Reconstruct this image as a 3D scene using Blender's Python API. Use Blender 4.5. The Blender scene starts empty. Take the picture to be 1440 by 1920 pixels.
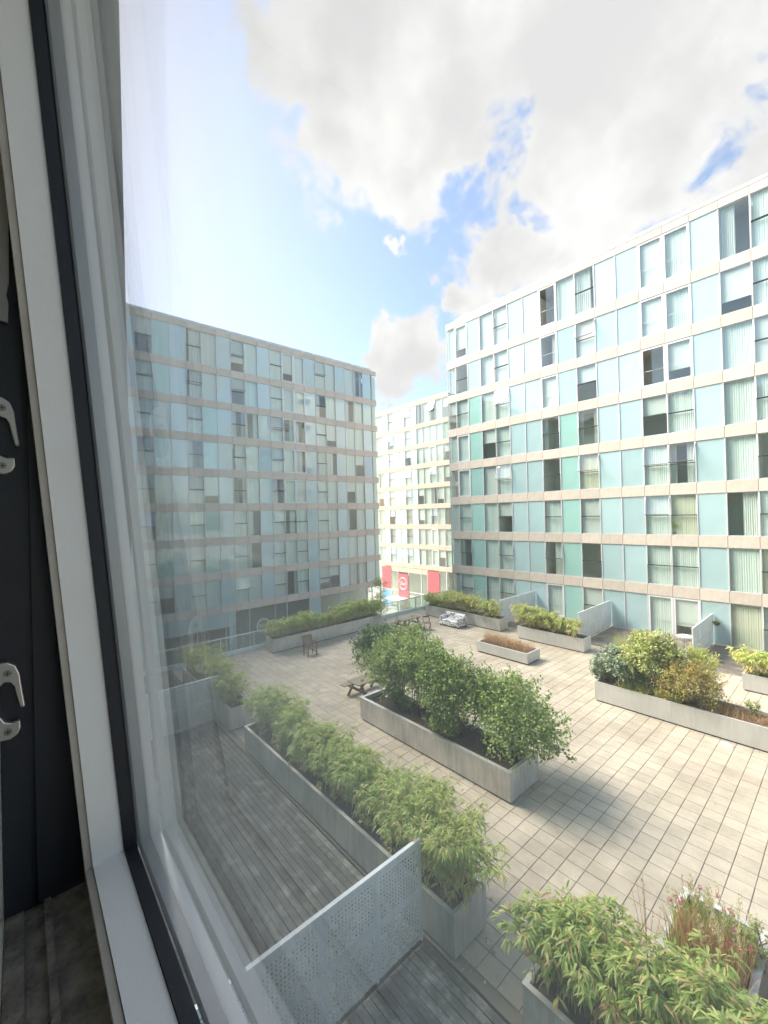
import bpy, math, random
import numpy as np
from mathutils import Matrix, Vector, Euler

random.seed(7)
RNG = np.random.default_rng(7)
S = bpy.context.scene
COL = S.collection

# ------------------------------------------------------------------ camera
H = 7.0                                    # eye height above the terrace
YAW, PITCH, ROLL = 0.71752, 0.00602, 0.02624
fw = Vector((math.sin(YAW) * math.cos(PITCH), math.cos(YAW) * math.cos(PITCH), math.sin(PITCH)))
rt = Vector((math.cos(YAW), -math.sin(YAW), 0.0))
dn = fw.cross(rt)
rt2 = rt * math.cos(ROLL) + dn * math.sin(ROLL)
dn2 = dn * math.cos(ROLL) - rt * math.sin(ROLL)
cam = bpy.data.cameras.new('camera')
camo = bpy.data.objects.new('camera', cam)
COL.objects.link(camo)
m3 = Matrix((rt2, -dn2, -fw)).transposed()
camo.matrix_world = Matrix.Translation((0, 0, H)) @ m3.to_4x4()
cam.sensor_fit = 'VERTICAL'
cam.sensor_height = 36.0
cam.lens = 780.9 / 1920.0 * 36.0
cam.clip_start = 0.005
cam.clip_end = 3000.0
S.camera = camo

# ------------------------------------------------------------------ sun and sky
TO_SUN = Vector((-0.45, 1.0, 0.95)).normalized()
ELEV = math.asin(TO_SUN.z)
AZ = math.atan2(TO_SUN.x, TO_SUN.y)        # clockwise from +Y
sl = bpy.data.lights.new('sun', 'SUN')
sl.energy = 2.0
sl.angle = math.radians(43.0)      # disc widened to fill the shaded courtyard with soft light
sl.color = (1.0, 0.93, 0.82)
so = bpy.data.objects.new('sun', sl)
COL.objects.link(so)
so.rotation_euler = (-TO_SUN).to_track_quat('-Z', 'Y').to_euler()
so.location = (0, 0, 60)

W = bpy.data.worlds.new('World')
S.world = W
W.use_nodes = True


def N(nt, typ, loc=None, **kw):
    n = nt.nodes.new(typ)
    for k, v in kw.items():
        if k.startswith('i_'):
            key = k[2:]
            key = int(key) if key.isdigit() else key
            n.inputs[key].default_value = v
        else:
            setattr(n, k, v)
    return n


def px_dir(x, y):
    d = rt2 * ((x - 720) / 780.9) + dn2 * ((y - 960) / 780.9) + fw
    return d.normalized()


def build_world():
    nt = W.node_tree
    nt.nodes.clear()
    out = N(nt, 'ShaderNodeOutputWorld')
    bg = N(nt, 'ShaderNodeBackground')
    bg.inputs['Strength'].default_value = 0.05
    sky = N(nt, 'ShaderNodeTexSky')
    sky.sky_type = 'NISHITA'
    sky.sun_disc = False
    sky.sun_elevation = ELEV
    sky.sun_rotation = AZ
    sky.air_density = 1.0
    sky.dust_density = 1.9
    sky.ozone_density = 1.0
    tc = N(nt, 'ShaderNodeTexCoord')
    L = nt.links.new

    def math_(op, a, b=None, clamp=False):
        n = N(nt, 'ShaderNodeMath', operation=op)
        n.use_clamp = clamp
        for i, v in enumerate((a, b)):
            if v is None:
                continue
            if isinstance(v, (int, float)):
                n.inputs[i].default_value = v
            else:
                L(v, n.inputs[i])
        return n.outputs[0]
    d = tc.outputs['Generated']
    # clouds: soft bodies at fixed compass directions, broken up by noise
    clouds = [((1300, 50), .42), ((1130, 230), .25), ((1070, 40), .33), ((730, 90), .27), ((620, 190), .20),
              ((790, 270), .17), ((1330, 230), .16), ((985, 495), .12), ((890, 540), .09), ((780, 680), .12),
              ((735, 650), .07), ((1070, 460), .09), ((745, 480), .045)]
    wn1 = N(nt, 'ShaderNodeTexNoise')
    wn1.inputs['Scale'].default_value = 5.0
    wn1.inputs['Detail'].default_value = 5
    wn1.inputs['Roughness'].default_value = .6
    L(d, wn1.inputs['Vector'])
    wsub = N(nt, 'ShaderNodeVectorMath', operation='SUBTRACT')
    L(wn1.outputs['Color'], wsub.inputs[0])
    wsub.inputs[1].default_value = (.5, .5, .5)
    wscl = N(nt, 'ShaderNodeVectorMath', operation='SCALE')
    L(wsub.outputs[0], wscl.inputs[0])
    wscl.inputs['Scale'].default_value = .34
    wadd = N(nt, 'ShaderNodeVectorMath', operation='ADD')
    L(d, wadd.inputs[0])
    L(wscl.outputs[0], wadd.inputs[1])
    dw = wadd.outputs[0]
    field = None
    for (p, r) in clouds:
        c = px_dir(*p)
        vm = N(nt, 'ShaderNodeVectorMath', operation='DISTANCE')
        L(dw, vm.inputs[0])
        vm.inputs[1].default_value = c
        q = math_('MULTIPLY', vm.outputs['Value'], -1.0 / r)
        q = math_('ADD', q, 1.0)
        field = q if field is None else math_('SMOOTH_MAX', field, q)
    for n in nt.nodes:
        if n.type == 'MATH' and n.operation == 'SMOOTH_MAX':
            n.inputs[2].default_value = .15
    # scattered clouds over the rest of the sky
    far = N(nt, 'ShaderNodeTexNoise', noise_dimensions='3D')
    far.inputs['Scale'].default_value = 2.4
    far.inputs['Detail'].default_value = 3
    mp = N(nt, 'ShaderNodeMapping')
    mp.inputs['Location'].default_value = (3.1, 0.4, 1.7)
    L(d, mp.inputs[0])
    L(mp.outputs[0], far.inputs['Vector'])
    away = N(nt, 'ShaderNodeVectorMath', operation='DOT_PRODUCT')
    L(d, away.inputs[0])
    away.inputs[1].default_value = px_dir(720, 400)
    aw = N(nt, 'ShaderNodeMapRange', interpolation_type='SMOOTHSTEP')
    L(away.outputs['Value'], aw.inputs[0])
    aw.inputs[1].default_value = .75
    aw.inputs[2].default_value = .35
    ff = math_('SUBTRACT', far.outputs[0], .5)
    ff = math_('MULTIPLY', ff, 2.6)
    ff = math_('SUBTRACT', ff, .0)
    ff = math_('SUBTRACT', ff, math_('MULTIPLY', math_('SUBTRACT', 1.0, aw.outputs[0]), 2.0))
    field = math_('MAXIMUM', field, ff)
    n1 = N(nt, 'ShaderNodeTexNoise')
    n1.inputs['Scale'].default_value = 11
    n1.inputs['Detail'].default_value = 9
    n1.inputs['Roughness'].default_value = .62
    n1.inputs['Distortion'].default_value = .35
    L(d, n1.inputs['Vector'])
    pert = math_('MULTIPLY', math_('SUBTRACT', n1.outputs[0], .5), 1.7)
    f2 = math_('ADD', field, pert)
    dens = N(nt, 'ShaderNodeMapRange', interpolation_type='SMOOTHSTEP')
    L(f2, dens.inputs[0])
    dens.inputs[1].default_value = .12
    dens.inputs[2].default_value = .46
    # thin veil of streaks
    n3 = N(nt, 'ShaderNodeTexNoise')
    n3.inputs['Scale'].default_value = 3.3
    n3.inputs['Detail'].default_value = 8
    n3.inputs['Roughness'].default_value = .66
    n3.inputs['Distortion'].default_value = 1.0
    L(d, n3.inputs['Vector'])
    veil = N(nt, 'ShaderNodeMapRange', interpolation_type='SMOOTHSTEP')
    L(n3.outputs[0], veil.inputs[0])
    veil.inputs[1].default_value = .50
    veil.inputs[2].default_value = .85
    veil.inputs[4].default_value = .22
    alpha = math_('MAXIMUM', dens.outputs[0], veil.outputs[0])
    # cloud brightness: bright rims, grey bellies
    n2 = N(nt, 'ShaderNodeTexNoise')
    n2.inputs['Scale'].default_value = 5.5
    n2.inputs['Detail'].default_value = 6
    n2.inputs['Roughness'].default_value = .55
    L(d, n2.inputs['Vector'])
    thick = N(nt, 'ShaderNodeMapRange', interpolation_type='SMOOTHSTEP')
    L(math_('ADD', math_('MULTIPLY', field, .55), math_('MULTIPLY', math_('SUBTRACT', n2.outputs[0], .35), 2.2)), thick.inputs[0])
    thick.inputs[1].default_value = .25
    thick.inputs[2].default_value = 1.05
    ramp = N(nt, 'ShaderNodeMix', data_type='RGBA')
    L(thick.outputs[0], ramp.inputs[0])
    ramp.inputs[6].default_value = (CLOUD_HI[0], CLOUD_HI[1], CLOUD_HI[2], 1)
    ramp.inputs[7].default_value = (CLOUD_LO[0], CLOUD_LO[1], CLOUD_LO[2], 1)
    mix = N(nt, 'ShaderNodeMix', data_type='RGBA')
    L(alpha, mix.inputs[0])
    L(sky.outputs[0], mix.inputs[6])
    L(ramp.outputs[2], mix.inputs[7])
    L(mix.outputs[2], bg.inputs[0])
    L(bg.outputs[0], out.inputs[0])


CLOUD_HI = (3.35, 3.35, 3.35)
CLOUD_LO = (2.55, 2.57, 2.61)
build_world()
S.view_settings.view_transform = 'Standard'
S.view_settings.look = 'None'
S.view_settings.gamma = 1.0
S.view_settings.use_curve_mapping = False
S.view_settings.exposure = 2.88
S.render.engine = 'CYCLES'
S.cycles.use_denoising = True
S.cycles.max_bounces = 10
S.cycles.diffuse_bounces = 4
S.cycles.glossy_bounces = 4
S.cycles.transmission_bounces = 4
S.cycles.transparent_max_bounces = 24
S.cycles.caustics_reflective = False
S.cycles.caustics_refractive = False
S.cycles.sample_clamp_indirect = 6.0


# ------------------------------------------------------------------ materials
def newmat(name):
    m = bpy.data.materials.new(name)
    m.use_nodes = True
    nt = m.node_tree
    b = nt.nodes['Principled BSDF']
    return m, nt, b


def rnd_value(nt):
    """0..1, different for each object and each loose piece of a mesh"""
    oi = N(nt, 'ShaderNodeObjectInfo')
    ge = N(nt, 'ShaderNodeNewGeometry')
    a = N(nt, 'ShaderNodeMath', operation='ADD')
    nt.links.new(oi.outputs['Random'], a.inputs[0])
    nt.links.new(ge.outputs['Random Per Island'], a.inputs[1])
    f = N(nt, 'ShaderNodeMath', operation='FRACT')
    nt.links.new(a.outputs[0], f.inputs[0])
    return f.outputs[0]


def mat_plain(name, col, rough=.6, metal=0.0, var=.0, noise=0.0, nscale=8.0, bump=0.0, bscale=60.0, spec=.5,
              col2=None, detail=6, stretch=(1, 1, 1), coords='Object', rnd_amt=0.0):
    """Principled with optional two-tone noise, piece-to-piece variation and fine bump"""
    m, nt, b = newmat(name)
    L = nt.links.new
    b.inputs['Roughness'].default_value = rough
    b.inputs['Metallic'].default_value = metal
    b.inputs['Specular IOR Level'].default_value = spec
    b.inputs['Base Color'].default_value = (*col, 1)
    cur = None
    tc = N(nt, 'ShaderNodeTexCoord')
    geo = N(nt, 'ShaderNodeNewGeometry')
    vec = geo.outputs['Position'] if coords == 'World' else tc.outputs['Object']
    mp = N(nt, 'ShaderNodeMapping')
    mp.inputs['Scale'].default_value = stretch
    L(vec, mp.inputs[0])
    if noise > 0:
        n = N(nt, 'ShaderNodeTexNoise')
        n.inputs['Scale'].default_value = nscale
        n.inputs['Detail'].default_value = detail
        n.inputs['Roughness'].default_value = .62
        L(mp.outputs[0], n.inputs['Vector'])
        mr = N(nt, 'ShaderNodeMapRange')
        L(n.outputs[0], mr.inputs[0])
        mr.inputs[1].default_value = .5 - .28
        mr.inputs[2].default_value = .5 + .28
        mx = N(nt, 'ShaderNodeMix', data_type='RGBA')
        L(mr.outputs[0], mx.inputs[0])
        c2 = col2 or tuple(c * (1 - noise) for c in col)
        mx.inputs[6].default_value = (*c2, 1)
        mx.inputs[7].default_value = (*col, 1)
        cur = mx.outputs[2]
    if var > 0:
        r = rnd_value(nt)
        mr = N(nt, 'ShaderNodeMapRange')
        L(r, mr.inputs[0])
        mr.inputs[3].default_value = 1 - var
        mr.inputs[4].default_value = 1 + var
        hs = N(nt, 'ShaderNodeHueSaturation')
        L(mr.outputs[0], hs.inputs['Value'])
        if cur is None:
            hs.inputs['Color'].default_value = (*col, 1)
        else:
            L(cur, hs.inputs['Color'])
        cur = hs.outputs[0]
    if cur is not None:
        L(cur, b.inputs['Base Color'])
    if bump > 0:
        n = N(nt, 'ShaderNodeTexNoise')
        n.inputs['Scale'].default_value = bscale
        n.inputs['Detail'].default_value = 4
        L(mp.outputs[0], n.inputs['Vector'])
        bp = N(nt, 'ShaderNodeBump')
        bp.inputs['Strength'].default_value = bump
        bp.inputs['Distance'].default_value = .01
        L(n.outputs[0], bp.inputs['Height'])
        L(bp.outputs[0], b.inputs['Normal'])
    return m


def mat_glass(name, tint, f0=.04, gain=1.0, reflcol=(1, 1, 1), haze=0.0, wavy=False):
    """thin sheet: clear with Schlick reflection, light passes straight on"""
    m, nt, b = newmat(name)
    nt.nodes.remove(b)
    L = nt.links.new
    out = nt.nodes['Material Output']
    lw = N(nt, 'ShaderNodeLayerWeight')
    lw.inputs['Blend'].default_value = .5
    p = N(nt, 'ShaderNodeMath', operation='POWER')
    L(lw.outputs['Facing'], p.inputs[0])
    p.inputs[1].default_value = 5
    mr = N(nt, 'ShaderNodeMapRange')
    L(p.outputs[0], mr.inputs[0])
    mr.inputs[3].default_value = f0
    mr.inputs[4].default_value = gain
    t = N(nt, 'ShaderNodeBsdfTransparent')
    t.inputs[0].default_value = (*tint, 1)
    g = N(nt, 'ShaderNodeBsdfGlossy')
    g.inputs['Roughness'].default_value = 0.0
    g.inputs['Color'].default_value = (*reflcol, 1)
    mx = N(nt, 'ShaderNodeMixShader')
    L(mr.outputs[0], mx.inputs[0])
    L(t.outputs[0], mx.inputs[1])
    L(g.outputs[0], mx.inputs[2])
    last = mx.outputs[0]
    if wavy:
        tcw = N(nt, 'ShaderNodeNewGeometry')
        nz = N(nt, 'ShaderNodeTexNoise')
        nz.inputs['Scale'].default_value = 1.1
        nz.inputs['Detail'].default_value = 2
        L(tcw.outputs['Position'], nz.inputs['Vector'])
        bp = N(nt, 'ShaderNodeBump')
        bp.inputs['Strength'].default_value = .35
        bp.inputs['Distance'].default_value = .02
        L(nz.outputs[0], bp.inputs['Height'])
        L(bp.outputs[0], g.inputs['Normal'])
    if haze > 0:
        # milky veil of light put into the glass shader, stronger at grazing angles
        cs = N(nt, 'ShaderNodeMath', operation='SUBTRACT')
        cs.inputs[0].default_value = 1.0
        L(lw.outputs['Facing'], cs.inputs[1])
        cm = N(nt, 'ShaderNodeMath', operation='MAXIMUM')
        L(cs.outputs[0], cm.inputs[0])
        cm.inputs[1].default_value = .14
        tcd = N(nt, 'ShaderNodeTexCoord')
        mpd = N(nt, 'ShaderNodeMapping')
        mpd.inputs['Scale'].default_value = (1, 6, 1.2)
        L(tcd.outputs['Object'], mpd.inputs[0])
        nd = N(nt, 'ShaderNodeTexNoise')
        nd.inputs['Scale'].default_value = 7
        nd.inputs['Detail'].default_value = 5
        L(mpd.outputs[0], nd.inputs['Vector'])
        md = N(nt, 'ShaderNodeMapRange')
        L(nd.outputs[0], md.inputs[0])
        md.inputs[1].default_value = .3
        md.inputs[2].default_value = .7
        md.inputs[3].default_value = haze * .75
        md.inputs[4].default_value = haze * 1.25
        dv = N(nt, 'ShaderNodeMath', operation='DIVIDE')
        dv.use_clamp = True
        L(md.outputs[0], dv.inputs[0])
        L(cm.outputs[0], dv.inputs[1])
        df = N(nt, 'ShaderNodeBsdfDiffuse')
        df.inputs[0].default_value = (.84, .86, .84, 1)
        tl = N(nt, 'ShaderNodeBsdfTranslucent')
        tl.inputs[0].default_value = (.84, .86, .84, 1)
        ad = N(nt, 'ShaderNodeMixShader')
        ad.inputs[0].default_value = .75
        L(df.outputs[0], ad.inputs[1])
        L(tl.outputs[0], ad.inputs[2])
        m2 = N(nt, 'ShaderNodeMixShader')
        L(dv.outputs[0], m2.inputs[0])
        L(last, m2.inputs[1])
        L(ad.outputs[0], m2.inputs[2])
        last = m2.outputs[0]
    L(last, out.inputs[0])
    return m


def mat_leaf(name, col, trans=.35, var=.25, rough=.5):
    m, nt, b = newmat(name)
    L = nt.links.new
    out = nt.nodes['Material Output']
    r = rnd_value(nt)
    mr = N(nt, 'ShaderNodeMapRange')
    L(r, mr.inputs[0])
    mr.inputs[3].default_value = 1 - var
    mr.inputs[4].default_value = 1 + var
    hs = N(nt, 'ShaderNodeHueSaturation')
    hs.inputs['Color'].default_value = (*col, 1)
    L(mr.outputs[0], hs.inputs['Value'])
    L(hs.outputs[0], b.inputs['Base Color'])
    b.inputs['Roughness'].default_value = rough
    tr = N(nt, 'ShaderNodeBsdfTranslucent')
    hs2 = N(nt, 'ShaderNodeHueSaturation')
    hs2.inputs['Saturation'].default_value = 1.15
    hs2.inputs['Value'].default_value = 1.3
    L(hs.outputs[0], hs2.inputs['Color'])
    L(hs2.outputs[0], tr.inputs[0])
    mx = N(nt, 'ShaderNodeMixShader')
    mx.inputs[0].default_value = trans
    L(b.outputs[0], mx.inputs[1])
    L(tr.outputs[0], mx.inputs[2])
    L(mx.outputs[0], out.inputs[0])
    return m


M = {}


def paver_material():
    m, nt, b = newmat('paver_concrete')
    L = nt.links.new
    geo = N(nt, 'ShaderNodeNewGeometry')
    big = N(nt, 'ShaderNodeTexNoise')
    big.inputs['Scale'].default_value = .55
    big.inputs['Detail'].default_value = 7
    big.inputs['Roughness'].default_value = .6
    L(geo.outputs['Position'], big.inputs['Vector'])
    fine = N(nt, 'ShaderNodeTexNoise')
    fine.inputs['Scale'].default_value = 55
    fine.inputs['Detail'].default_value = 5
    fine.inputs['Roughness'].default_value = .75
    L(geo.outputs['Position'], fine.inputs['Vector'])
    streak = N(nt, 'ShaderNodeTexNoise')
    streak.inputs['Scale'].default_value = 3.0
    streak.inputs['Detail'].default_value = 6
    mp = N(nt, 'ShaderNodeMapping')
    mp.inputs['Scale'].default_value = (3.2, .8, 1)
    L(geo.outputs['Position'], mp.inputs[0])
    L(mp.outputs[0], streak.inputs['Vector'])

    def mr(src, a, bb, c, d_):
        n = N(nt, 'ShaderNodeMapRange')
        L(src, n.inputs[0])
        for i, v in enumerate((a, bb, c, d_)):
            n.inputs[i + 1].default_value = v
        return n.outputs[0]
    blot = N(nt, 'ShaderNodeTexNoise')
    blot.inputs['Scale'].default_value = 1.9
    blot.inputs['Detail'].default_value = 8
    blot.inputs['Roughness'].default_value = .7
    blot.inputs['Distortion'].default_value = .6
    L(geo.outputs['Position'], blot.inputs['Vector'])
    mx = N(nt, 'ShaderNodeMix', data_type='RGBA')
    L(mr(big.outputs[0], .36, .66, 0, 1), mx.inputs[0])
    mx.inputs[6].default_value = (.41, .358, .278, 1)
    mx.inputs[7].default_value = (.54, .478, .38, 1)
    mul = N(nt, 'ShaderNodeMath', operation='MULTIPLY')
    L(mr(fine.outputs[0], .3, .7, .78, 1.2), mul.inputs[0])
    L(mr(streak.outputs[0], .3, .7, .92, 1.05), mul.inputs[1])
    mul2 = N(nt, 'ShaderNodeMath', operation='MULTIPLY')
    L(mul.outputs[0], mul2.inputs[0])
    L(mr(rnd_value(nt), 0, 1, .92, 1.07), mul2.inputs[1])
    mul3 = N(nt, 'ShaderNodeMath', operation='MULTIPLY')
    L(mul2.outputs[0], mul3.inputs[0])
    L(mr(blot.outputs[0], .36, .60, .86, 1.04), mul3.inputs[1])
    hs = N(nt, 'ShaderNodeHueSaturation')
    L(mx.outputs[2], hs.inputs['Color'])
    L(mul3.outputs[0], hs.inputs['Value'])
    L(hs.outputs[0], b.inputs['Base Color'])
    b.inputs['Roughness'].default_value = .75
    bp = N(nt, 'ShaderNodeBump')
    bp.inputs['Strength'].default_value = .25
    bp.inputs['Distance'].default_value = .004
    L(fine.outputs[0], bp.inputs['Height'])
    L(bp.outputs[0], b.inputs['Normal'])
    return m


def deck_material(name, dark, light, thr=.5):
    m, nt, b = newmat(name)
    L = nt.links.new
    geo = N(nt, 'ShaderNodeNewGeometry')
    mp = N(nt, 'ShaderNodeMapping')
    mp.inputs['Scale'].default_value = (9, .7, 1)
    L(geo.outputs['Position'], mp.inputs[0])
    grain = N(nt, 'ShaderNodeTexNoise')
    grain.inputs['Scale'].default_value = 6
    grain.inputs['Detail'].default_value = 7
    L(mp.outputs[0], grain.inputs['Vector'])
    patch = N(nt, 'ShaderNodeTexNoise')
    patch.inputs['Scale'].default_value = 2.0
    patch.inputs['Detail'].default_value = 8
    patch.inputs['Roughness'].default_value = .72
    mp2 = N(nt, 'ShaderNodeMapping')
    mp2.inputs['Scale'].default_value = (1.5, 1.2, 1)
    L(geo.outputs['Position'], mp2.inputs[0])
    L(mp2.outputs[0], patch.inputs['Vector'])
    mr = N(nt, 'ShaderNodeMapRange', interpolation_type='SMOOTHSTEP')
    L(patch.outputs[0], mr.inputs[0])
    mr.inputs[1].default_value = thr - .12
    mr.inputs[2].default_value = thr + .2
    mx = N(nt, 'ShaderNodeMix', data_type='RGBA')
    L(mr.outputs[0], mx.inputs[0])
    mx.inputs[6].default_value = (*dark, 1)
    mx.inputs[7].default_value = (*light, 1)
    mul = N(nt, 'ShaderNodeMath', operation='MULTIPLY')
    g2 = N(nt, 'ShaderNodeMapRange')
    L(grain.outputs[0], g2.inputs[0])
    g2.inputs[1].default_value = .3
    g2.inputs[2].default_value = .7
    g2.inputs[3].default_value = .7
    g2.inputs[4].default_value = 1.25
    g3 = N(nt, 'ShaderNodeMapRange')
    L(rnd_value(nt), g3.inputs[0])
    g3.inputs[3].default_value = .68
    g3.inputs[4].default_value = 1.3
    L(g2.outputs[0], mul.inputs[0])
    L(g3.outputs[0], mul.inputs[1])
    hs = N(nt, 'ShaderNodeHueSaturation')
    L(mx.outputs[2], hs.inputs['Color'])
    L(mul.outputs[0], hs.inputs['Value'])
    L(hs.outputs[0], b.inputs['Base Color'])
    b.inputs['Roughness'].default_value = .6
    bp = N(nt, 'ShaderNodeBump')
    bp.inputs['Strength'].default_value = .3
    bp.inputs['Distance'].default_value = .004
    L(grain.outputs[0], bp.inputs['Height'])
    L(bp.outputs[0], b.inputs['Normal'])
    return m


def metal_material(name, col, rough=.42, metal=.75, stain=.36):
    """dull sheet metal with vertical weather streaks"""
    m, nt, b = newmat(name)
    L = nt.links.new
    geo = N(nt, 'ShaderNodeNewGeometry')
    mp = N(nt, 'ShaderNodeMapping')
    mp.inputs['Scale'].default_value = (7, 7, .9)
    L(geo.outputs['Position'], mp.inputs[0])
    n = N(nt, 'ShaderNodeTexNoise')
    n.inputs['Scale'].default_value = 1.6
    n.inputs['Detail'].default_value = 7
    n.inputs['Roughness'].default_value = .6
    L(mp.outputs[0], n.inputs['Vector'])
    n2 = N(nt, 'ShaderNodeTexNoise')
    n2.inputs['Scale'].default_value = 1.3
    n2.inputs['Detail'].default_value = 5
    L(geo.outputs['Position'], n2.inputs['Vector'])
    ad = N(nt, 'ShaderNodeMath', operation='ADD')
    L(n.outputs[0], ad.inputs[0])
    L(n2.outputs[0], ad.inputs[1])
    mr = N(nt, 'ShaderNodeMapRange')
    L(ad.outputs[0], mr.inputs[0])
    mr.inputs[1].default_value = .75
    mr.inputs[2].default_value = 1.25
    mr.inputs[3].default_value = 1 - stain
    mr.inputs[4].default_value = 1.05
    r = rnd_value(nt)
    m2 = N(nt, 'ShaderNodeMapRange')
    L(r, m2.inputs[0])
    m2.inputs[3].default_value = .93
    m2.inputs[4].default_value = 1.05
    mu = N(nt, 'ShaderNodeMath', operation='MULTIPLY')
    L(mr.outputs[0], mu.inputs[0])
    L(m2.outputs[0], mu.inputs[1])
    hs = N(nt, 'ShaderNodeHueSaturation')
    hs.inputs['Color'].default_value = (*col, 1)
    L(mu.outputs[0], hs.inputs['Value'])
    L(hs.outputs[0], b.inputs['Base Color'])
    b.inputs['Metallic'].default_value = metal
    m3_ = N(nt, 'ShaderNodeMapRange')
    L(n2.outputs[0], m3_.inputs[0])
    m3_.inputs[3].default_value = rough - .1
    m3_.inputs[4].default_value = rough + .15
    L(m3_.outputs[0], b.inputs['Roughness'])
    return m


def pane_material(name, col, var=.08):
    m = mat_plain(name, col, rough=.03, var=var, spec=.9, noise=.14, nscale=.9, detail=3, bump=.3, bscale=1.1)
    m.node_tree.nodes['Principled BSDF'].inputs['IOR'].default_value = 1.8
    return m


M['paver'] = paver_material()
M['joint'] = mat_plain('joint_sand', (.20, .18, .145), rough=.9)
M['deck'] = deck_material('deck_wood_grey', (.078, .082, .070), (.33, .34, .31), .55)
M['deck_far'] = deck_material('deck_wood_brown', (.13, .11, .09), (.26, .23, .19), .5)
M['deck_under'] = mat_plain('deck_void', (.02, .02, .02), rough=.9)
M['stone'] = mat_plain('spandrel_stone', (.72, .63, .53), rough=.7, noise=.26, nscale=3.2, stretch=(1.6, 1, .8), var=.07, bump=.15, bscale=90)
M['stone_z'] = mat_plain('spandrel_stone_pale', (.55, .49, .38), rough=.7, noise=.12, nscale=4, var=.04)
M['alu'] = mat_plain('white_aluminium', (.66, .65, .69), rough=.4, metal=.1)
M['alu_w'] = mat_plain('frame_white', (.80, .80, .82), rough=.4)
M['seal'] = mat_plain('dark_seal', (.05, .055, .06), rough=.5)
M['coping'] = mat_plain('coping_metal', (.62, .64, .64), rough=.4, metal=.3)
M['pane_blue'] = pane_material('pane_pale_blue', (.49, .685, .695))
M['pane_green'] = pane_material('pane_pale_green', (.38, .66, .59))
M['pane_deep'] = pane_material('pane_sky_blue', (.25, .47, .58))
M['glass'] = mat_glass('window_glass', (.90, .98, .95), f0=.13, gain=1.0, reflcol=(.92, 1, .99), wavy=True)
M['glass_z'] = mat_glass('window_glass_pale', (.85, .95, .90), f0=.16, gain=1.0, reflcol=(.97, 1, .98), wavy=True)
M['blind'] = mat_plain('vertical_blind', (.80, .84, .79), rough=.8, var=.12)
M['blind_y'] = mat_plain('cream_blind', (.76, .72, .56), rough=.8, var=.1)
M['curtain'] = mat_plain('white_curtain', (.78, .78, .74), rough=.8, var=.08)
M['curtain_t'] = mat_plain('teal_curtain', (.10, .42, .52), rough=.8)
M['interior'] = mat_plain('interior_plaster', (.56, .56, .51), rough=.9)
M['interior_l'] = mat_plain('interior_plaster_pale', (.62, .58, .50), rough=.9)
M['core'] = mat_plain('building_body', (.45, .43, .40), rough=.9)
M['metal'] = metal_material('planter_metal', (.60, .59, .56), metal=.35)
M['metal_w'] = metal_material('planter_metal_pale', (.58, .58, .56), rough=.5, metal=.3, stain=.14)
M['rim'] = metal_material('planter_rim', (.72, .72, .71), rough=.38, metal=.5, stain=.12)
M['plinth'] = mat_plain('plinth_dark', (.045, .045, .045), rough=.8)
M['soil'] = mat_plain('soil', (.105, .075, .055), rough=.95, noise=.6, nscale=14, bump=.8, bscale=30)
M['screen'] = metal_material('screen_metal', (.74, .76, .76), rough=.45, metal=.15, stain=.12)
M['bal_glass'] = mat_glass('balustrade_glass', (.90, .97, .96), f0=.06)
M['bal_metal'] = mat_plain('balustrade_steel', (.62, .65, .66), rough=.35, metal=.5)
M['kerb'] = mat_plain('kerb_pale', (.66, .75, .75), rough=.5, noise=.12, nscale=3)
M['slab'] = mat_plain('slab_concrete', (.36, .35, .33), rough=.85, noise=.2, nscale=2)
M['street'] = mat_plain('street_paving', (.36, .34, .30), rough=.85, noise=.2, nscale=.4, coords='World')
M['wood'] = mat_plain('weathered_wood', (.31, .265, .20), rough=.75, noise=.35, nscale=4, stretch=(1, 8, 8), var=.15)
M['wood_d'] = mat_plain('weathered_wood_dark', (.17, .125, .09), rough=.75, noise=.3, nscale=5, var=.12)
M['wood_red'] = mat_plain('teak_brown', (.22, .125, .085), rough=.6, noise=.3, nscale=6, var=.1)
M['white'] = mat_plain('white_paint', (.80, .80, .78), rough=.45)


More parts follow.
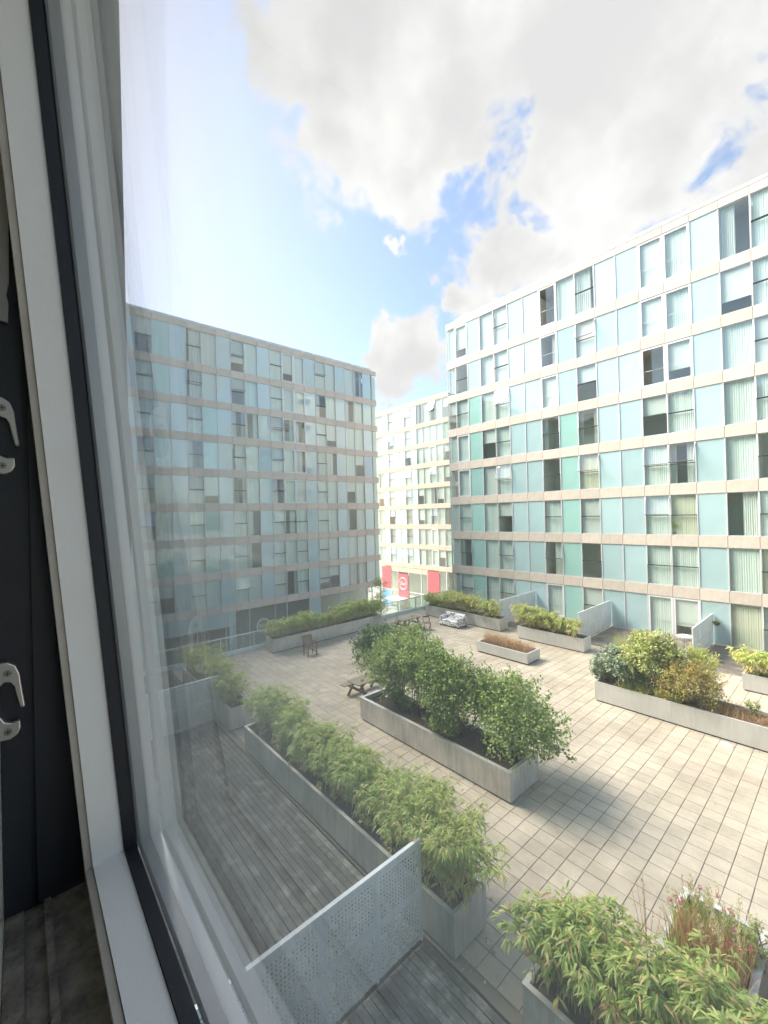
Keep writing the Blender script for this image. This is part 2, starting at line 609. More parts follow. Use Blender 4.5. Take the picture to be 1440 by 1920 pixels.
# ------------------------------------------------------------------ mesh helpers
class MB:
    def __init__(s):
        s.v, s.f, s.m = [], [], []

    def add(s, vs, fs, m=0):
        o = len(s.v)
        s.v += [tuple(p) for p in vs]
        s.f += [tuple(i + o for i in f) for f in fs]
        s.m += [m] * len(fs)

    def box(s, x0, x1, y0, y1, z0, z1, m=0):
        s.add([(x0, y0, z0), (x1, y0, z0), (x1, y1, z0), (x0, y1, z0), (x0, y0, z1), (x1, y0, z1), (x1, y1, z1), (x0, y1, z1)],
              [(0, 3, 2, 1), (4, 5, 6, 7), (0, 1, 5, 4), (1, 2, 6, 5), (2, 3, 7, 6), (3, 0, 4, 7)], m)
        return s

    def cbox(s, x0, x1, y0, y1, z0, z1, c=.004, m=0):
        """box with chamfered top edge"""
        s.add([(x0, y0, z0), (x1, y0, z0), (x1, y1, z0), (x0, y1, z0),
               (x0, y0, z1 - c), (x1, y0, z1 - c), (x1, y1, z1 - c), (x0, y1, z1 - c),
               (x0 + c, y0 + c, z1), (x1 - c, y0 + c, z1), (x1 - c, y1 - c, z1), (x0 + c, y1 - c, z1)],
              [(0, 1, 5, 4), (1, 2, 6, 5), (2, 3, 7, 6), (3, 0, 4, 7), (4, 5, 9, 8), (5, 6, 10, 9), (6, 7, 11, 10), (7, 4, 8, 11), (8, 9, 10, 11)], m)
        return s

    def quad(s, a, b, c, d, m=0):
        s.add([a, b, c, d], [(0, 1, 2, 3)], m)
        return s

    def beam(s, a, b, w, h, m=0, up=(0, 0, 1)):
        """rectangular bar from a to b, w across, h along up"""
        a, b = Vector(a), Vector(b)
        d = (b - a).normalized()
        u = Vector(up)
        sd = d.cross(u)
        if sd.length < 1e-4:
            sd = d.cross(Vector((1, 0, 0)))
        sd.normalize()
        u = sd.cross(d).normalized()
        vs = []
        for p in (a, b):
            for i, j in ((-1, -1), (1, -1), (1, 1), (-1, 1)):
                vs.append(p + sd * (i * w / 2) + u * (j * h / 2))
        s.add(vs, [(0, 1, 2, 3), (7, 6, 5, 4), (0, 4, 5, 1), (1, 5, 6, 2), (2, 6, 7, 3), (3, 7, 4, 0)], m)
        return s

    def tube(s, pts, rad, n=6, m=0, caps=True):
        pts = [Vector(p) for p in pts]
        if not isinstance(rad, (list, tuple)):
            rad = [rad] * len(pts)
        vs, fs = [], []
        for i, p in enumerate(pts):
            d = (pts[min(i + 1, len(pts) - 1)] - pts[max(i - 1, 0)])
            if d.length < 1e-9:
                d = Vector((0, 0, 1))
            d.normalize()
            a = d.cross(Vector((0, 0, 1)))
            if a.length < 1e-3:
                a = d.cross(Vector((1, 0, 0)))
            a.normalize()
            b = d.cross(a)
            for k in range(n):
                t = 2 * math.pi * k / n
                vs.append(p + (a * math.cos(t) + b * math.sin(t)) * rad[i])
        for i in range(len(pts) - 1):
            for k in range(n):
                fs.append((i * n + k, i * n + (k + 1) % n, (i + 1) * n + (k + 1) % n, (i + 1) * n + k))
        if caps:
            fs.append(tuple(range(n - 1, -1, -1)))
            fs.append(tuple((len(pts) - 1) * n + k for k in range(n)))
        s.add(vs, fs, m)
        return s

    def disc(s, c, r, h, n=24, m=0):
        x, y, z = c
        vs = [(x + r * math.cos(2 * math.pi * k / n), y + r * math.sin(2 * math.pi * k / n), zz) for zz in (z, z + h) for k in range(n)]
        fs = [tuple(range(n - 1, -1, -1)), tuple(range(n, 2 * n))] + [(k, (k + 1) % n, n + (k + 1) % n, n + k) for k in range(n)]
        s.add(vs, fs, m)
        return s

    def prism(s, poly, axis, lo, hi, m=0):
        """2-D outline pushed along an axis: axis 'y' takes (x,z), 'x' takes (y,z), 'z' takes (x,y)"""
        n = len(poly)
        def p3(p, t):
            return {'y': (p[0], t, p[1]), 'x': (t, p[0], p[1]), 'z': (p[0], p[1], t)}[axis]
        vs = [p3(p, lo) for p in poly] + [p3(p, hi) for p in poly]
        fs = [tuple(range(n)), tuple(range(2 * n - 1, n - 1, -1))] + [(k, n + k, n + (k + 1) % n, (k + 1) % n) for k in range(n)]
        s.add(vs, fs, m)
        return s

    def mesh(s, name, mats):
        me = bpy.data.meshes.new(name)
        me.from_pydata(s.v, [], s.f)
        for mt in (mats if isinstance(mats, (list, tuple)) else [mats]):
            me.materials.append(mt)
        if any(s.m):
            me.polygons.foreach_set('material_index', s.m)
        me.update()
        return me

    def build(s, name, mats, parent=None, loc=(0, 0, 0), smooth=False):
        me = s.mesh(name, mats)
        if smooth:
            me.polygons.foreach_set('use_smooth', [True] * len(me.polygons))
        return put(name, me, parent, loc)


def put(name, me, parent=None, loc=(0, 0, 0), rot=None, scale=None):
    o = bpy.data.objects.new(name, me)
    COL.objects.link(o)
    o.location = loc
    if rot is not None:
        o.rotation_euler = rot
    if scale is not None:
        o.scale = scale
    if parent is not None:
        o.parent = parent
    return o


def thing(name, label, cat, loc=(0, 0, 0), rz=0.0, group=None):
    o = bpy.data.objects.new(name, None)
    COL.objects.link(o)
    o.location = loc
    o.rotation_euler = (0, 0, rz)
    o.empty_display_size = .2
    return tag(o, label, cat, group)


def tag(o, label=None, cat=None, group=None, kind=None):
    if label:
        o['label'] = label
    if cat:
        o['category'] = cat
    if group:
        o['group'] = group
    if kind:
        o['kind'] = kind
    return o


def np_mesh(name, V, T, mats, midx=None, smooth=False):
    """triangle mesh from numpy arrays"""
    me = bpy.data.meshes.new(name)
    V = np.ascontiguousarray(V, dtype=np.float32).reshape(-1, 3)
    T = np.ascontiguousarray(T, dtype=np.int32).reshape(-1, 3)
    me.vertices.add(len(V))
    me.vertices.foreach_set('co', V.ravel())
    me.loops.add(T.size)
    me.loops.foreach_set('vertex_index', T.ravel())
    me.polygons.add(len(T))
    me.polygons.foreach_set('loop_start', np.arange(0, T.size, 3, dtype=np.int32))
    me.polygons.foreach_set('loop_total', np.full(len(T), 3, dtype=np.int32))
    for mt in mats:
        me.materials.append(mt)
    if midx is not None:
        me.polygons.foreach_set('material_index', np.asarray(midx, dtype=np.int32))
    me.update(calc_edges=True)
    return me


# ------------------------------------------------------------------ street, terrace, paving
tag(MB().box(-400, 500, -400, 600, -7.0, -6.5).build('street_ground', M['street']), kind='structure')
tag(MB().box(.12, 26.5, -16, 21.62, -1.0, -.06).box(.13, 26.49, 21.50, 21.61, -.06, -.002).build('terrace_slab', M['slab']), kind='structure')

PV = .374
PX0, PY0 = 7.385 - PV * 6, 4.42 - PV * 16          # grid phase read from the joints
paving = tag(MB().box(4.95, 22.1, -6, 21.5, -.058, -.014).build('paving', M['joint']), kind='structure')
planter_boxes = [(4.97, 5.82, 4.30, 12.36), (5.05, 5.85, 13.74, 19.0), (4.87, 5.70, -3, 3.07), (8.68, 9.98, 5.64, 11.45), (15.72, 17.0, -3, 6.55),
                 (17.15, 18.2, 10.06, 12.86), (20.89, 21.75, 13.94, 19.9), (20.52, 21.35, 9.0, 12.6), (20.48, 21.3, -2, 3.1), (9.66, 17.0, 20.0, 20.85)]


def project(x, y, z):
    v = Vector((x, y, z - H))
    zc = v.dot(fw)
    if zc < .1:
        return None
    return 720 + 780.9 * v.dot(rt2) / zc, 960 + 780.9 * v.dot(dn2) / zc, zc


cells = []
i = 0
x = PX0
while x < 22.0:
    y = PY0 - PV * 8
    while y < 21.45:
        x0, x1, y0, y1 = max(x, 4.96), min(x + PV, 22.08), y, min(y + PV, 21.48)
        if x1 - x0 > .05 and y1 - y0 > .05:
            inside = any(x0 > a + .02 and x1 < b - .02 and y0 > c + .02 and y1 < d - .02 for a, b, c, d in planter_boxes)
            if not inside:
                p = project((x0 + x1) / 2, (y0 + y1) / 2, 0)
                vis = p is not None and 330 < p[0] < 1460 and p[1] < 1950
                full = (x1 - x0 > PV - .01 and y1 - y0 > PV - .01)
                touched = any(x1 > a - 1.0 and x0 < b + .3 and y1 > c - .3 and y0 < d + .3 for a, b, c, d in planter_boxes[:4])
                cells.append((0 if (vis and full) else 1, 1 if touched else 0, p[2] if p else 99, x0, x1, y0, y1))
        y += PV
    x += PV
cells.sort()
G = .0055
pm = [MB().cbox(-PV / 2 + G, PV / 2 - G, -PV / 2 + G, PV / 2 - G, -.05, 0, c=.004).mesh('paver', M['paver'])]
rest = MB()
for k, (_, _, _, x0, x1, y0, y1) in enumerate(cells):
    dz = random.uniform(-.002, .002)
    if k < 300:
        put('paver', pm[0], paving, ((x0 + x1) / 2 + random.uniform(-.0015, .0015), (y0 + y1) / 2 + random.uniform(-.0015, .0015), dz),
            (random.gauss(0, .002), random.gauss(0, .002), random.gauss(0, .003)))
    else:
        jx, jy = random.uniform(-.0015, .0015), random.uniform(-.0015, .0015)
        rest.cbox(x0 + G + jx, x1 - G + jx, y0 + G + jy, y1 - G + jy, -.05, dz, c=.004)
tag(rest.build('pavers_beyond', M['paver'], paving), kind='stuff')

# decks
BW, BG = .132, .011
deck = tag(MB().box(.13, 4.945, -6, 21.45, -.058, -.04).build('timber_deck', M['deck_under']), kind='structure')
bm_cache = {}
xx = .15
while xx < 4.86:
    for (ya, yb) in ((-6, -.2), (-.195, 4.86), (4.92, 9.9), (9.905, 14.86), (14.92, 21.4)):
        ln = round(yb - ya, 3)
        if ln not in bm_cache:
            bm_cache[ln] = MB().cbox(0, BW - BG, 0, ln, -.035, 0, c=.003).mesh('deck_board', M['deck'])
        put('deck_board', bm_cache[ln], deck, (xx, ya, random.uniform(-.0015, .0015) + .002))
    xx += BW
deck2 = tag(MB().box(22.1, 26.36, -6, 21.45, -.058, -.04).build('timber_deck_opposite', M['deck_under']), kind='structure')
fb = MB()
xx = 22.12
while xx < 26.2:
    for (ya, yb) in ((-6, 5.05), (5.10, 9.95), (10.0, 14.75), (14.8, 21.4)):
        fb.cbox(xx, xx + .113, ya, yb, -.035, .002, c=.003)
    xx += .122
tag(fb.build('deck_boards', M['deck_far'], deck2), kind='stuff')

# ------------------------------------------------------------------ apartment buildings
ST = 2.735                    # storey height
BAND = .585                   # spandrel height


def corrug(w, h, n, amp, seed):
    rr = random.Random(seed)
    mb = MB()
    pts = []
    for i in range(n + 1):
        pts.append((w * i / n, amp * (1 if i % 2 else -1) * rr.uniform(.5, 1)))
    for i in range(n):
        a, b = pts[i], pts[i + 1]
        mb.quad((a[0], a[1], 0), (b[0], b[1], 0), (b[0], b[1], h), (a[0], a[1], h))
    return mb


class Facade:
    """bays run along local +x from x=0, building body behind local +y, z up from the terrace"""

    def __init__(s, root, w, glass, stone, seed):
        s.root, s.w, s.glass, s.stone = root, w, glass, stone
        s.r = random.Random(seed)
        s.cache = {}

    def me(s, key, fn, mats):
        if key not in s.cache:
            s.cache[key] = fn().mesh(key[0], mats)
        return s.cache[key]

    def panel(s, u, w, z0, z1):
        me = s.me(('panel', round(w, 3), round(z1 - z0, 3)), lambda: MB().box(.009, w - .009, -.045, .03, .006, z1 - z0 - .006), s.stone)
        put('panel', me, s.root, (u, s.r.uniform(-.003, .003), z0))

    def window(s, u, w, z0, z1, typ):
        h = z1 - z0
        r = s.r
        fr = .05
        thick = typ in 'FfY'
        fk = ('window', round(w, 3), round(h, 3), 'F' if thick else ('S' if typ in 'STDt' else 'n'))

        def frame():
            mb = MB()
            mb.box(-fr / 2, fr / 2, -.03, .06, 0, h)
            mb.box(fr / 2, w - fr / 2, -.004, .05, 0, .03)
            mb.box(fr / 2, w - fr / 2, -.004, .05, h - .03, h)
            if thick:
                t = .075
                a, b = fr / 2 + .004, w - fr / 2 - .004
                mb.box(a, a + t, -.024, .05, .034, h - .034, 1)
                mb.box(b - t, b, -.024, .05, .034, h - .034, 1)
                mb.box(a + t, b - t, -.022, .05, .034, .034 + t, 1)
                mb.box(a + t, b - t, -.022, .05, h - .034 - t, h - .034, 1)
                mb.box(a + t, b - t, .02, .04, h * .40, h * .40 + .022, 1)
            if fk[3] == 'S':
                mb.box(fr / 2, w - fr / 2, -.012, .05, h * .5 - .035, h * .5 + .005, 2)
            return mb
        win = put('window', s.me(fk, frame, [M['alu'], M['alu_w'], M['seal']]), s.root, (u, 0, z0))

        def tilt(a=.004):
            return (r.gauss(0, a), 0, r.gauss(0, a))
        a, b = fr / 2, w - fr / 2
        if typ in 'OGB':
            me = s.me(('pane', typ, round(w, 3), round(h, 3)), lambda: MB().box(a + .004, b - .004, 0, .012, .034, h - .034),
                      {'O': M['pane_blue'], 'G': M['pane_green'], 'B': M['pane_deep']}[typ])
            put('pane', me, win, (0, .006, 0), tilt(.0025))
            return win
        if typ in 'Cc':
            me = s.me(('pane', 'c', round(w, 3), round(h, 3)), lambda: MB().quad((a, 0, .03), (b, 0, .03), (b, 0, h - .03), (a, 0, h - .03)), s.glass)
            put('pane', me, win, (0, .012, 0), tilt())
        elif thick:
            me = s.me(('pane', 'f', round(w, 3), round(h, 3)), lambda: MB().quad((a + .07, 0, .1), (b - .07, 0, .1), (b - .07, 0, h - .1), (a + .07, 0, h - .1)), s.glass)
            if typ == 'f':                          # slid half open
                put('pane', me, win, (w * .38, .02, 0), None, (.62, 1, 1))
            else:
                put('pane', me, win, (0, .012, 0), tilt())
        else:
            lo = s.me(('pane', 'lo', round(w, 3), round(h, 3)), lambda: MB().quad((a, 0, .03), (b, 0, .03), (b, 0, h * .5 - .03), (a, 0, h * .5 - .03)), s.glass)
            put('pane', lo, win, (0, .012, 0), tilt())

            def sash():
                mb = MB()
                hh = h * .5 - .03
                mb.quad((a, 0, -hh), (b, 0, -hh), (b, 0, 0), (a, 0, 0), 1)
                mb.box(a, b, -.018, .018, -hh - .01, -hh + .02, 2)
                mb.box(a, a + .018, -.014, .014, -hh + .02, 0)
                mb.box(b - .018, b, -.014, .014, -hh + .02, 0)
                mb.box(a, a + .018, .014, .03, -hh + .02, 0, 2)
                mb.box(b - .018, b, .014, .03, -hh + .02, 0, 2)
                return mb
            up = s.me(('sash', 'up', round(w, 3), round(h, 3)), sash, [M['alu_w'], s.glass, M['seal']])
            ang = {'T': r.uniform(.22, .36), 't': r.uniform(.08, .16)}.get(typ, max(0, r.gauss(.012, .012)))
            put('sash', up, win, (0, -.008, h - .03), (-ang, 0, 0))
        # what hangs behind the glass
        k = r.random()
        if typ in 'FC':
            k *= .72
        elif typ in 'STt':
            k *= .74
        if typ == 'D' or typ == 'f':
            k = .97
        if k < .36:
            me = s.me(('blind', round(w, 3), round(h, 3)), lambda: corrug(w - .02, h, 26, .011, 3), M['blind'])
            put('blind', me, win, (.01, r.uniform(.12, .2), 0))
        elif k < .54:
            me = s.me(('blind', 'r', round(w, 3), round(h, 3)), lambda: MB().box(0, w - .02, 0, .004, -h, 0).box(0, w - .02, -.012, .016, -h - .02, -h), M['curtain'])
            put('blind', me, win, (.01, r.uniform(.1, .16), h), None, (1, 1, r.choice((.45, .7, .98, .98, .98))))
        elif k < .60:
            me = s.me(('blind', 'y', round(w, 3), round(h, 3)), lambda: corrug(w - .02, h, 26, .011, 4), M['blind_y'] if typ != 'C' else M['curtain'])
            put('blind', me, win, (.01, .15, 0))
        elif k < .90:
            f = r.choice((.25, .35, .5, .75))
            sd = r.randrange(3)
            me = s.me(('curtain', sd, round(w, 3), round(h, 3)), lambda: corrug(w, h, 15, .028, 10 + sd), M['curtain'])
            left = r.random() < .5
            put('curtain', me, win, (.01 if left else w - w * f - .01, .22, 0), None, (f, 1, 1))
            if r.random() < .4 and f < .5:
                put('curtain', me, win, (w - w * f * .7 if left else .01, .24, 0), None, (f * .7, 1, 1))
        return win


def make_building(root, f, cols, half, rows, table, u_start, body_depth, top=22.2):
    """cols: column letters, half: width of the narrow corner bay (sits at negative x)"""
    w = f.w
    n = len(cols)
    us = [u_start + i * w for i in range(n)]
    bays = [(u, w, c) for u, c in zip(us, cols)]
    if half:
        bays = [(half[0], half[1], 'C')] + bays
    for bi, (u, bw, c) in enumerate(bays):
        for k in range(rows):
            z0 = k * ST + .02
            z1 = z0 + ST - BAND - .0
            if k == rows - 1:
                z1 = z0 + 2.6
            t = c
            if table:
                t = table(bi, k, c)
            f.window(u, bw, z0, z1, t)
            f.panel(u, bw, z0 - BAND, z0)
        f.panel(u, bw, z1, top)
    # end post, parapet glass and coping
    a, b = bays[0][0] if half else us[0], us[-1] + w
    mb = MB()
    mb.box(b - .025, b + .025, -.03, .06, -.5, top)
    if half:
        mb.box(a - .03, a - .026 + .02, -.03, .06, -.5, top)
    mb.build('corner_post', M['alu'], root)
    me = MB().box(.01, w - .01, 0, .02, 0, .26).mesh('parapet_pane', M['coping'])
    for u in us:
        put('parapet_pane', me, root, (u, .09, top))
    MB().box(a, b, -.06, .5, top - .0, top + .05).build('roof_coping', M['coping'], root)
    # rooms behind the glass
    sl_ = MB()
    for k in range(rows + 1):
        z = k * ST + .02
        sl_.box(a + .03, b - .03, .04, 1.6, z - BAND + .01 if k < rows else top - .42, z - .02 if k < rows else top - .02)
    sl_.build('floor_slab', M['interior_l'], root)
    MB().box(a + .02, b - .02, 1.6, 1.7, -.5, top - .05).build('room_back_wall', M['interior'], root)
    pt = MB()
    for i in range(0, n + 1, 3):
        u = us[0] + i * w
        for k in range(rows):
            pt.box(u - .04, u + .04, .1, 1.59, k * ST, k * ST + ST - BAND)
    pt.build('partition_wall', M['interior_l'], root)
    MB().box(a, b, 1.72, body_depth, -6.5, top - .1).build('building_body', M['core'], root)
    MB().box(a, b, .0, body_depth, top - .1 + .001, top - .003).build('roof', M['slab'], root)


# --- the block opposite (faces us across the terrace)
R_root = thing('apartment_building', 'long glass and stone apartment block across the terrace, its upper storeys in sun', 'building', (26.38, 21.08, 0), -math.pi / 2)
R_cols = 'SGCSOOFGSOOFFOCSGCSOO'
R_rows = {  # column index -> letters from the top storey down
    1: 'FDSFFStS', 4: 'SSTSTStt', 7: 'fFFSDStF', 9: 'STSSTSDS', 12: 'FFfSTTSF', 13: 'FFFSTSSF', 16: 'SSSSDSSS', 3: 'CCCCCCCC', 8: 'CGGGGGGG'}


def R_table(bi, k, c):
    if bi in R_rows:
        return R_rows[bi][7 - k]
    return c


fR = Facade(R_root, 1.193, M['glass'], M['stone'], 11)
make_building(R_root, fR, R_cols, (-.84, .84), 8, R_table, 0.0, 14)

# --- the block at the far end, seen head on
L_root = thing('apartment_building', 'shaded glass apartment block closing the far end behind the bamboo planter', 'building', (28.12, 33.8, 0), 0)
L_pat = 'GOSGOSGOSGOTCOSFFOTCOCCO'           # left to right, the last one beside the corner bay
L_alt = {}


def L_table(bi, k, c):
    r = fL.r
    if bi == 0:
        return 'C'
    if c == 'T':
        return r.choice('SSTtt')
    if c == 'S':
        return r.choice('SSSTt')
    if c == 'F':
        return 'F' if k > 2 else r.choice('CSt')
    if c == 'O':
        return 'O' if r.random() < .9 else 'B'
    if c == 'G':
        return 'G' if r.random() < .6 else 'C'
    return c


fL = Facade(L_root, 1.149, M['glass'], M['stone'], 23)
nL = len(L_pat)
make_building(L_root, fL, L_pat, None, 8, lambda bi, k, c: L_table(bi + 1, k, c), -1.149 * nL, 12)
MB().box(-44, -1.149 * nL - .03, .0, 12, -6.5, 22.1).build('sun_block_wing', M['core'], L_root)  # unseen wing added to keep the sun off the terrace
# narrow glass bay at its corner
for k in range(8):
    z0 = k * ST + .02
    z1 = z0 + (ST - BAND if k < 7 else 2.6)
    fL.window(0, .68, z0, z1, 'c')
    fL.panel(0, .68, z0 - BAND, z0)
fL.panel(0, .68, z1, 22.2)
# shop storey under it
shop = MB()
shop_l = MB()
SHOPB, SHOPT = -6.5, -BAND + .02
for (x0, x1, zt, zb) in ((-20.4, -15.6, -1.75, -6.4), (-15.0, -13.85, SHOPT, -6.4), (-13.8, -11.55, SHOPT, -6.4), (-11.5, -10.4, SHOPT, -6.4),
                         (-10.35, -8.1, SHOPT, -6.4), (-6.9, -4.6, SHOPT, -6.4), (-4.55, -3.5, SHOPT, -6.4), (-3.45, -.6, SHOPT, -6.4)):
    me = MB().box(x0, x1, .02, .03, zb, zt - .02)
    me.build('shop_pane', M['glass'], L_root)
MB().box(-27, -20.45, .0, .05, SHOPB, SHOPT).box(-20.4, -15.05, .0, .05, -1.72, SHOPT).box(-15.55, -15.05, .0, .051, SHOPB, -1.72).box(
    -8.05, -6.95, 0, .05, SHOPB, SHOPT).build('shop_panel', M['pane_blue'], L_root)
mbz = MB()
for xq in (-20.42, -18.0, -15.8, -15.03, -13.83, -11.52, -10.38, -8.07, -6.93, -4.57, -3.47, -.55, .62):
    mbz.box(xq - .03, xq + .03, -.03, .06, SHOPB, SHOPT)
mbz.box(-20.4, .6, -.02, .05, -2.58, -2.53)
mbz.build('shop_mullion', M['alu'], L_root)
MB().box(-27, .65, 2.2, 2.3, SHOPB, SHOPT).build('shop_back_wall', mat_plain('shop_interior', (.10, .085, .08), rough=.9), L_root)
MB().box(-27, .65, .1, 2.2, SHOPT + .0, SHOPT + .1).build('shop_ceiling', M['interior'], L_root)
# round shop sign
sg = thing('shop_sign', 'round white ring sign on the dark shop window beside the bamboo planter', 'sign', (15.42, 33.66, -2.16), 0)
ring = MB()
pts = [(.55 * math.cos(t), 0, .55 * math.sin(t)) for t in [2 * math.pi * k / 40 for k in range(41)]]
ring.tube(pts, .045, n=6)
ring.build('ring', M['white'], sg)


def text(body, size, mat, parent, loc, rot=(math.pi / 2, 0, 0), name='lettering', ext=.006, shear=0.0):
    cu = bpy.data.curves.new(name, 'FONT')
    cu.body = body
    cu.size = size
    cu.extrude = ext
    cu.align_x = 'CENTER'
    cu.align_y = 'CENTER'
    cu.shear = shear
    cu.materials.append(mat)
    tmp = bpy.data.objects.new('lettering_curve', cu)
    me = bpy.data.meshes.new_from_object(tmp)
    bpy.data.objects.remove(tmp)
    if not me.materials:
        me.materials.append(mat)
    return put(name, me, parent, loc, rot)


text('Di', .42, M['white'], sg, (-.22, .03, -.02), (math.pi / 2, -.35, 0), shear=.25, ext=.012)

# --- the sunny block beyond the gap
Z_root = thing('apartment_building', 'sunlit pale apartment block in the gap, red banners on its ground floor', 'building', (41.0, 49.2, 0), -math.pi / 2)
Z_cols = 'CCOSOOSOCCFCC'


def Z_table(bi, k, c):
    r = fZ.r
    if c == 'S':
        return r.choice('SSST')
    if c == 'F':
        return r.choice('FFCT')
    return c


fZ = Facade(Z_root, 1.17, M['glass_z'], M['stone_z'], 5)
make_building(Z_root, fZ, Z_cols, None, 8, Z_table, 0.0, 12)
# restaurant storey: world Y = 49.2 - u
Z = MB()
for u in (1.5, 3.55, 5.0, 7.15, 9.6, 10.8, 12.95, 14.1, 15.2):
    Z.box(u - .04, u + .04, -.04, .06, -6.5, -.57)
Z.box(0, 15.2, -.03, .05, -4.02, -3.94)
Z.build('shop_mullion', M['alu_w'], Z_root)
for u0, u1 in ((0, 1.46), (3.6, 4.96), (7.2, 9.56), (9.64, 10.76), (12.99, 14.06), (14.14, 15.2)):
    MB().box(u0, u1, .01, .02, -6.4, -1.3 if u0 > 3 and u0 < 10 else -.6).build('shop_pane', M['glass_z'], Z_root)
MB().box(3.6, 10.76, -.01, .03, -1.28, -.6).build('shop_fascia', M['stone_z'], Z_root)
MB().box(0, 15.2, 1.5, 1.6, -6.5, -.5).build('shop_back_wall', M['interior_l'], Z_root)
M['red'] = mat_plain('banner_red', (.62, .12, .14), rough=.5, noise=.1, nscale=2)
M['blue'] = mat_plain('poster_blue', (.10, .32, .55), rough=.4, noise=.5, nscale=3, col2=(.3, .55, .75), stretch=(1, 1, 3))


def banner(u0, u1, z0, z1, label):
    o = MB().box(-(u1 - u0) / 2, (u1 - u0) / 2, -.02, .02, 0, z1 - z0).build('banner', M['red'], None, (41.0 - .1, 49.2 - (u0 + u1) / 2, z0))
    o.rotation_euler = (0, 0, -math.pi / 2)
    return tag(o, label, 'banner', 'red restaurant banners')


banner(1.56, 3.5, -3.9, -.72, 'plain red banner on the sunlit block, above the blue poster')
banner(10.86, 12.9, -3.6, -.7, 'plain red banner on the sunlit block nearest the terrace planter')
bn = banner(5.06, 7.1, -4.85, -1.55, 'red banner bearing a round white restaurant logo')
lg = MB()
for rr, tt in ((.86, .035), (.72, .018)):
    lg.tube([(rr * math.cos(t), -.03, 1.95 + rr * math.sin(t)) for t in [2 * math.pi * k / 40 for k in range(41)]], tt, n=5)
lg.build('logo_ring', M['white'], bn)
text('Zizzi', .62, M['white'], bn, (0, -.03, 1.95), ext=.01)
po = MB().box(-.92, .92, -.015, .015, 0, 2.3).build('poster', M['blue'], None, (40.9, 49.2 - 2.54, -6.45))
po.rotation_euler = (0, 0, -math.pi / 2)
tag(po, 'blue window poster under the plain red banner', 'poster')
cn = thing('entrance_canopy', 'white flat entrance canopy under the logo banner', 'canopy', (40.9, 49.2 - 5.6, -6.5), -math.pi / 2)
MB().box(-1.6, 1.3, -1.6, 0, 1.42, 1.6).build('canopy_roof', M['white'], cn)
for px_ in (-1.5, 1.2):
    MB().box(px_ - .04, px_ + .04, -1.55, -1.47, 0, 1.42).build('post', M['alu'], cn)

# --- the block the window belongs to (only its reflection shows)
own = thing('apartment_building', 'apartment block holding the open window in front', 'building', (0, 0, 0), 0)
ob = MB()
OT = 19.2  # unseen roof height, picked so its shadow covers the near bamboo
ob.box(-12, .02, 2.2, 33.6, -6.5, OT)
ob.box(-12, .021, -30, -2.2, -6.5, OT + .01)
ob.box(-12, .022, -2.2, 2.2, 7.72, OT - .01)
ob.box(-12, .022, -2.2, 2.2, -6.5, 5.38)
ob.box(-12, -2.1, -2.2, 2.2, 5.38, 7.72)
ob.build('building_body', M['core'], own)
oz = MB()
og = MB()
for k in range(7):
    z0 = k * ST + .02
    for ya, yb in (((2.25, 33.5), (-30, -2.25)) if k == 2 else ((-30, 33.5),)):
        oz.box(.024, .09, ya, yb, z0 - BAND, z0)
        og.box(.024, .05, ya, yb, z0 + .004, z0 + ST - BAND - .004)
oz.box(.024, .09, -30, 33.5, 18.6, OT + .05)
oz.build('panel', M['stone'], own)
og.build('pane', M['pane_green'], own)
om = MB()
yy = -29.5
while yy < 33:
    if abs(yy) > .5:
        om.box(.05, .1, yy - .03, yy + .03, -.5, 5.4)
        om.box(.05, .1, yy - .03, yy + .03, 7.7, 18.6)
    yy += 1.19
om.build('mullion', M['alu'], own)

# ------------------------------------------------------------------ room and open window
M['wall'] = mat_plain('room_plaster', (.84, .84, .80), rough=.8, bump=.05, bscale=200)
M['black'] = mat_plain('black_frame', (.018, .020, .026), rough=.38, noise=.4, nscale=30)
M['sash'] = mat_plain('sash_white', (.88, .865, .81), rough=.42, noise=.06, nscale=18, bump=.03, bscale=300)
M['sash_edge'] = mat_plain('sash_edge_cream', (.55, .50, .42), rough=.5, noise=.25, nscale=30)
M['rubber'] = mat_plain('gasket_rubber', (.016, .018, .022), rough=.5, bump=.08, bscale=50)
M['spacer'] = mat_plain('spacer_bar', (.52, .54, .54), rough=.35, metal=.4, noise=.12, nscale=40, stretch=(1, 1, 8))
M['outer'] = mat_plain('outer_trim', (.20, .23, .24), rough=.4)
M['sill'] = mat_plain('dirty_sill', (.30, .26, .20), rough=.7, noise=.9, nscale=45, col2=(.03, .028, .025), bump=.6, bscale=120)
M['steel'] = mat_plain('keeper_steel', (.56, .53, .47), rough=.32, metal=.85, noise=.15, nscale=60)
M['steel_d'] = mat_plain('screw_steel', (.30, .28, .25), rough=.4, metal=.85)
M['sashglass'] = mat_glass('sash_glass', (.985, .982, .972), f0=.06, gain=1.0, haze=.017)

rm = MB()
rm.box(-2.09, -.02, -2.19, 2.19, 5.385, 5.43)          # floor
tag(rm.build('room_floor', mat_plain('room_floor_wood', (.55, .47, .36), rough=.5, noise=.3, nscale=6)), kind='structure')
tag(MB().box(-2.09, -.02, -2.19, 2.19, 7.69, 7.715).build('room_ceiling', M['wall']), kind='structure')
rw = MB()
rw.box(-2.09, -.021, 2.17, 2.195, 5.43, 7.69)
rw.box(-2.09, -.021, -2.195, -2.17, 5.43, 7.69)
rw.box(-2.095, -2.07, -2.17, 2.17, 5.43, 7.69)
tag(rw.build('room_walls', M['wall']), kind='structure')
ww = MB()
ww.box(-.45, -.0195, .586, .74, 5.43, 7.69)
ww.box(-.45, -.0195, -.74, -.586, 5.43, 7.69)
ww.box(-.0195, .10, .612, .70, 5.38, 7.72)
ww.box(-.0195, .10, -.70, -.612, 5.38, 7.72)
ww.box(-.0195, .10, 2.17, 2.3, 5.38, 7.72)
